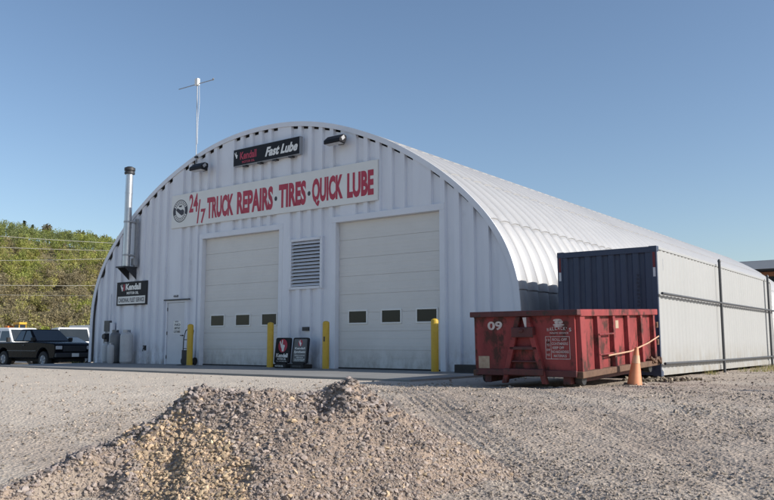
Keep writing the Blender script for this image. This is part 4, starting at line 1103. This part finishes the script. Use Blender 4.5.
TONES = np.array([(.135, .150, .032), (.105, .125, .030), (.155, .152, .045), (.14, .122, .052), (.095, .115, .038), (.125, .112, .055), (.155, .165, .045)])
def crown(r, c, rx, rz, n, size, col, clump=7):
    """leaf cards gathered into a few lobes"""
    lob = r.normal(size=(clump, 3)); lob /= np.linalg.norm(lob, axis=1)[:, None]; lob *= r.uniform(.25, .75, (clump, 1)); lob[:, 2] = lob[:, 2] * .9
    k = r.integers(0, clump, n)
    d = r.normal(size=(n, 3)); d /= np.linalg.norm(d, axis=1)[:, None]
    p = lob[k] + d * (r.random((n, 1)) ** .4) * r.uniform(.28, .5, (clump, 1))[k]
    p = p * np.array([rx, rx, rz]) + c
    a = r.normal(size=(n, 3)); a /= np.linalg.norm(a, axis=1)[:, None]
    b = np.cross(a, r.normal(size=(n, 3))); b /= np.linalg.norm(b, axis=1)[:, None]
    s = size * r.uniform(.6, 1.4, (n, 1)) * .5
    q = np.stack([p - a * s, p + b * s * .8, p + a * s, p - b * s * .8], 1)
    t = col[None] * (r.uniform(.8, 1.2, (clump, 1))[k]) * r.uniform(.85, 1.15, (n, 1))
    return q.reshape(-1, 3), np.repeat(t, 4, 0)
r_ = np.random.default_rng(77)
Q = []; T = []
sticks = MB()
for i in range(1700):
    v = r_.uniform(120, 285); u = r_.uniform(-.66, -.24) * v
    z = float(hill_z(np.array(u), np.array(v))); x, y = plan(u, v)
    up = sstep(150, 285, np.array(v))
    zone = vnoise(np.array(u * .03), np.array(v * .035), 5)
    if v > 235: ci = r_.choice([1, 4, 0, 4, 1])
    elif zone > .58: ci = r_.choice([3, 5, 5, 2])
    else: ci = r_.choice([0, 2, 6, 0, 3, 1])
    h = r_.uniform(3.2, 6.2) * (.8 if v < 150 else 1)
    bare = r_.random() < .16
    q, t = crown(r_, np.array([x, y, z + h * .62]), h * .50, h * .56, 70 if bare else 260, .36 if v > 150 else .28, TONES[ci] * np.array([1.08, 1.03, 1.3]) * r_.uniform(2.1, 2.75))
    Q.append(q); T.append(t)
    if r_.random() < .6: sticks.cyl((x, y, z - .3), (x + r_.normal(0, .2), y, z + h * .9), .11, .03, 5, False)
Q = np.concatenate(Q); T = np.concatenate(T)
wo = raw_mesh('woods', Q, np.arange(len(Q)).reshape(-1, 4), 'leaf', T, False)
tag(wo, 'mass of spring woods in olive and yellow green covering the hillside', 'woods', None, 'stuff')
st_ = obj('trunks', sticks, 'bark', wo); st_['kind'] = 'stuff'
# trees that stand out: along the crest and at the hill's foot
def tree(name, label, u, v, h, col, n, size, conifer=False, group=None, wr=.36):
    x, y = plan(u, v); z = float(hill_z(np.array(u), np.array(v)))
    t = empty(name, label, 'tree', (x, y, z), 0, group)
    b_ = MB(); b_.tube([(0, 0, -.4), (.1, 0, h * .3), (-.05, .1, h * .6), (.05, 0, h * .95)], [h * .028, h * .022, h * .014, .03], 8)
    if not conifer:
        for k in range(6):
            a = k * 2.4; z0 = h * (.35 + .07 * k); b_.tube([(0, 0, z0), (math.cos(a) * h * .14, math.sin(a) * h * .14, z0 + h * .12), (math.cos(a) * h * .26, math.sin(a) * h * .26, z0 + h * .24)], [.09, .05, .02], 5)
    obj('trunk', b_, 'bark', t)
    if conifer:
        qs = [crown(r_, np.array([0, 0, h * (.2 + .78 * k / 7)]), h * .24 * (1 - k / 8.0) + .25, h * .10, n // 8, size, col, 6) for k in range(8)]
        q = np.concatenate([a for a, _ in qs]); tt = np.concatenate([a for _, a in qs])
    else:
        q, tt = crown(r_, np.array([0, 0, h * .66]), h * wr, h * .36, n, size, col, 12)
    o = raw_mesh('crown', q, np.arange(len(q)).reshape(-1, 4), 'leaf', tt, False); o.parent = t
    return t
DG = np.array((.07, .085, .045)); OG = np.array((.19, .20, .08)); GY = np.array((.22, .20, .13))
crest = ((-.492, 'conifer_tree', 5.5, DG, 1, 'dark conifer at the left end of the hill crest'), (-.475, 'conifer_tree', 7.0, DG, 1, 'tallest dark conifer on the crest, second from the left'), (-.464, 'conifer_tree', 6.0, DG, 1, 'dark conifer just left of the pale rounded crest tree'),
         (-.444, 'broadleaf_tree', 8.0, GY, 0, 'tall pale thinly leaved tree with rounded crown on the crest'), (-.420, 'broadleaf_tree', 7, OG, 0, 'small olive tree on the crest right of the pale rounded one'),
         (-.401, 'broadleaf_tree', 8.5, OG, 0, 'broad green tree on the crest above the power lines'), (-.386, 'broadleaf_tree', 8, OG * .9, 0, 'darker green tree on the crest toward the garage'), (-.370, 'broadleaf_tree', 8.5, OG, 0, 'green crest tree nearest the garage roof edge'))
for k, (s, nm, h, c, con, lb) in enumerate(crest):
    tree(nm, lb, s * 282, 282, h, c, 520, .62, bool(con), 'trees on the hill crest')
TONES = TONES * 1.9
foot = ((-.495, 6.0, TONES[6], 'yellow-green tree at the hill foot above the loader'), (-.462, 5.2, TONES[2], 'straw-coloured tree at the hill foot above the pickup cab'), (-.432, 6.4, TONES[0] * 1.1, 'light olive tree at the hill foot above the pickup windshield'), (-.405, 5.5, TONES[3], 'brownish budding tree at the hill foot beside the garage wall'))
for s, h, c, lb in foot: tree('budding_tree', lb, s * 122, 122, h, c, 700, .34, False, 'trees at the foot of the hill', .44)

# ------------------------------------------------------------------ daylight
EL, AZ = R(28), R(18)                # sun height; bearing measured from +x toward +y
sd = Vector((math.cos(EL) * math.cos(AZ), math.cos(EL) * math.sin(AZ), math.sin(EL)))
sl = bpy.data.lights.new('sun', 'SUN'); sl.energy = 5; sl.angle = R(.53); sl.color = (1, .945, .86)
so_ = bpy.data.objects.new('sun', sl); C.objects.link(so_); so_.rotation_euler = sd.to_track_quat('Z', 'Y').to_euler(); so_.location = (30, 10, 30)
w = bpy.data.worlds.new('World'); S.world = w; w.use_nodes = True
nt = w.node_tree; bg = nt.nodes['Background']
sk = nt.nodes.new('ShaderNodeTexSky'); sk.sky_type = 'NISHITA'; sk.sun_disc = False
sk.sun_elevation = EL; sk.sun_rotation = PI / 2 - AZ
sk.air_density = 1.0; sk.dust_density = 1.1; sk.ozone_density = 2.2; sk.altitude = 200
nt.links.new(sk.outputs[0], bg.inputs[0]); bg.inputs[1].default_value = .130
vs = S.view_settings; vs.view_transform = 'Standard'; vs.look = 'None'; vs.exposure = .18; vs.gamma = 1; vs.use_curve_mapping = False
S.render.engine = 'CYCLES'; S.cycles.max_bounces = 6; S.cycles.use_denoising = True
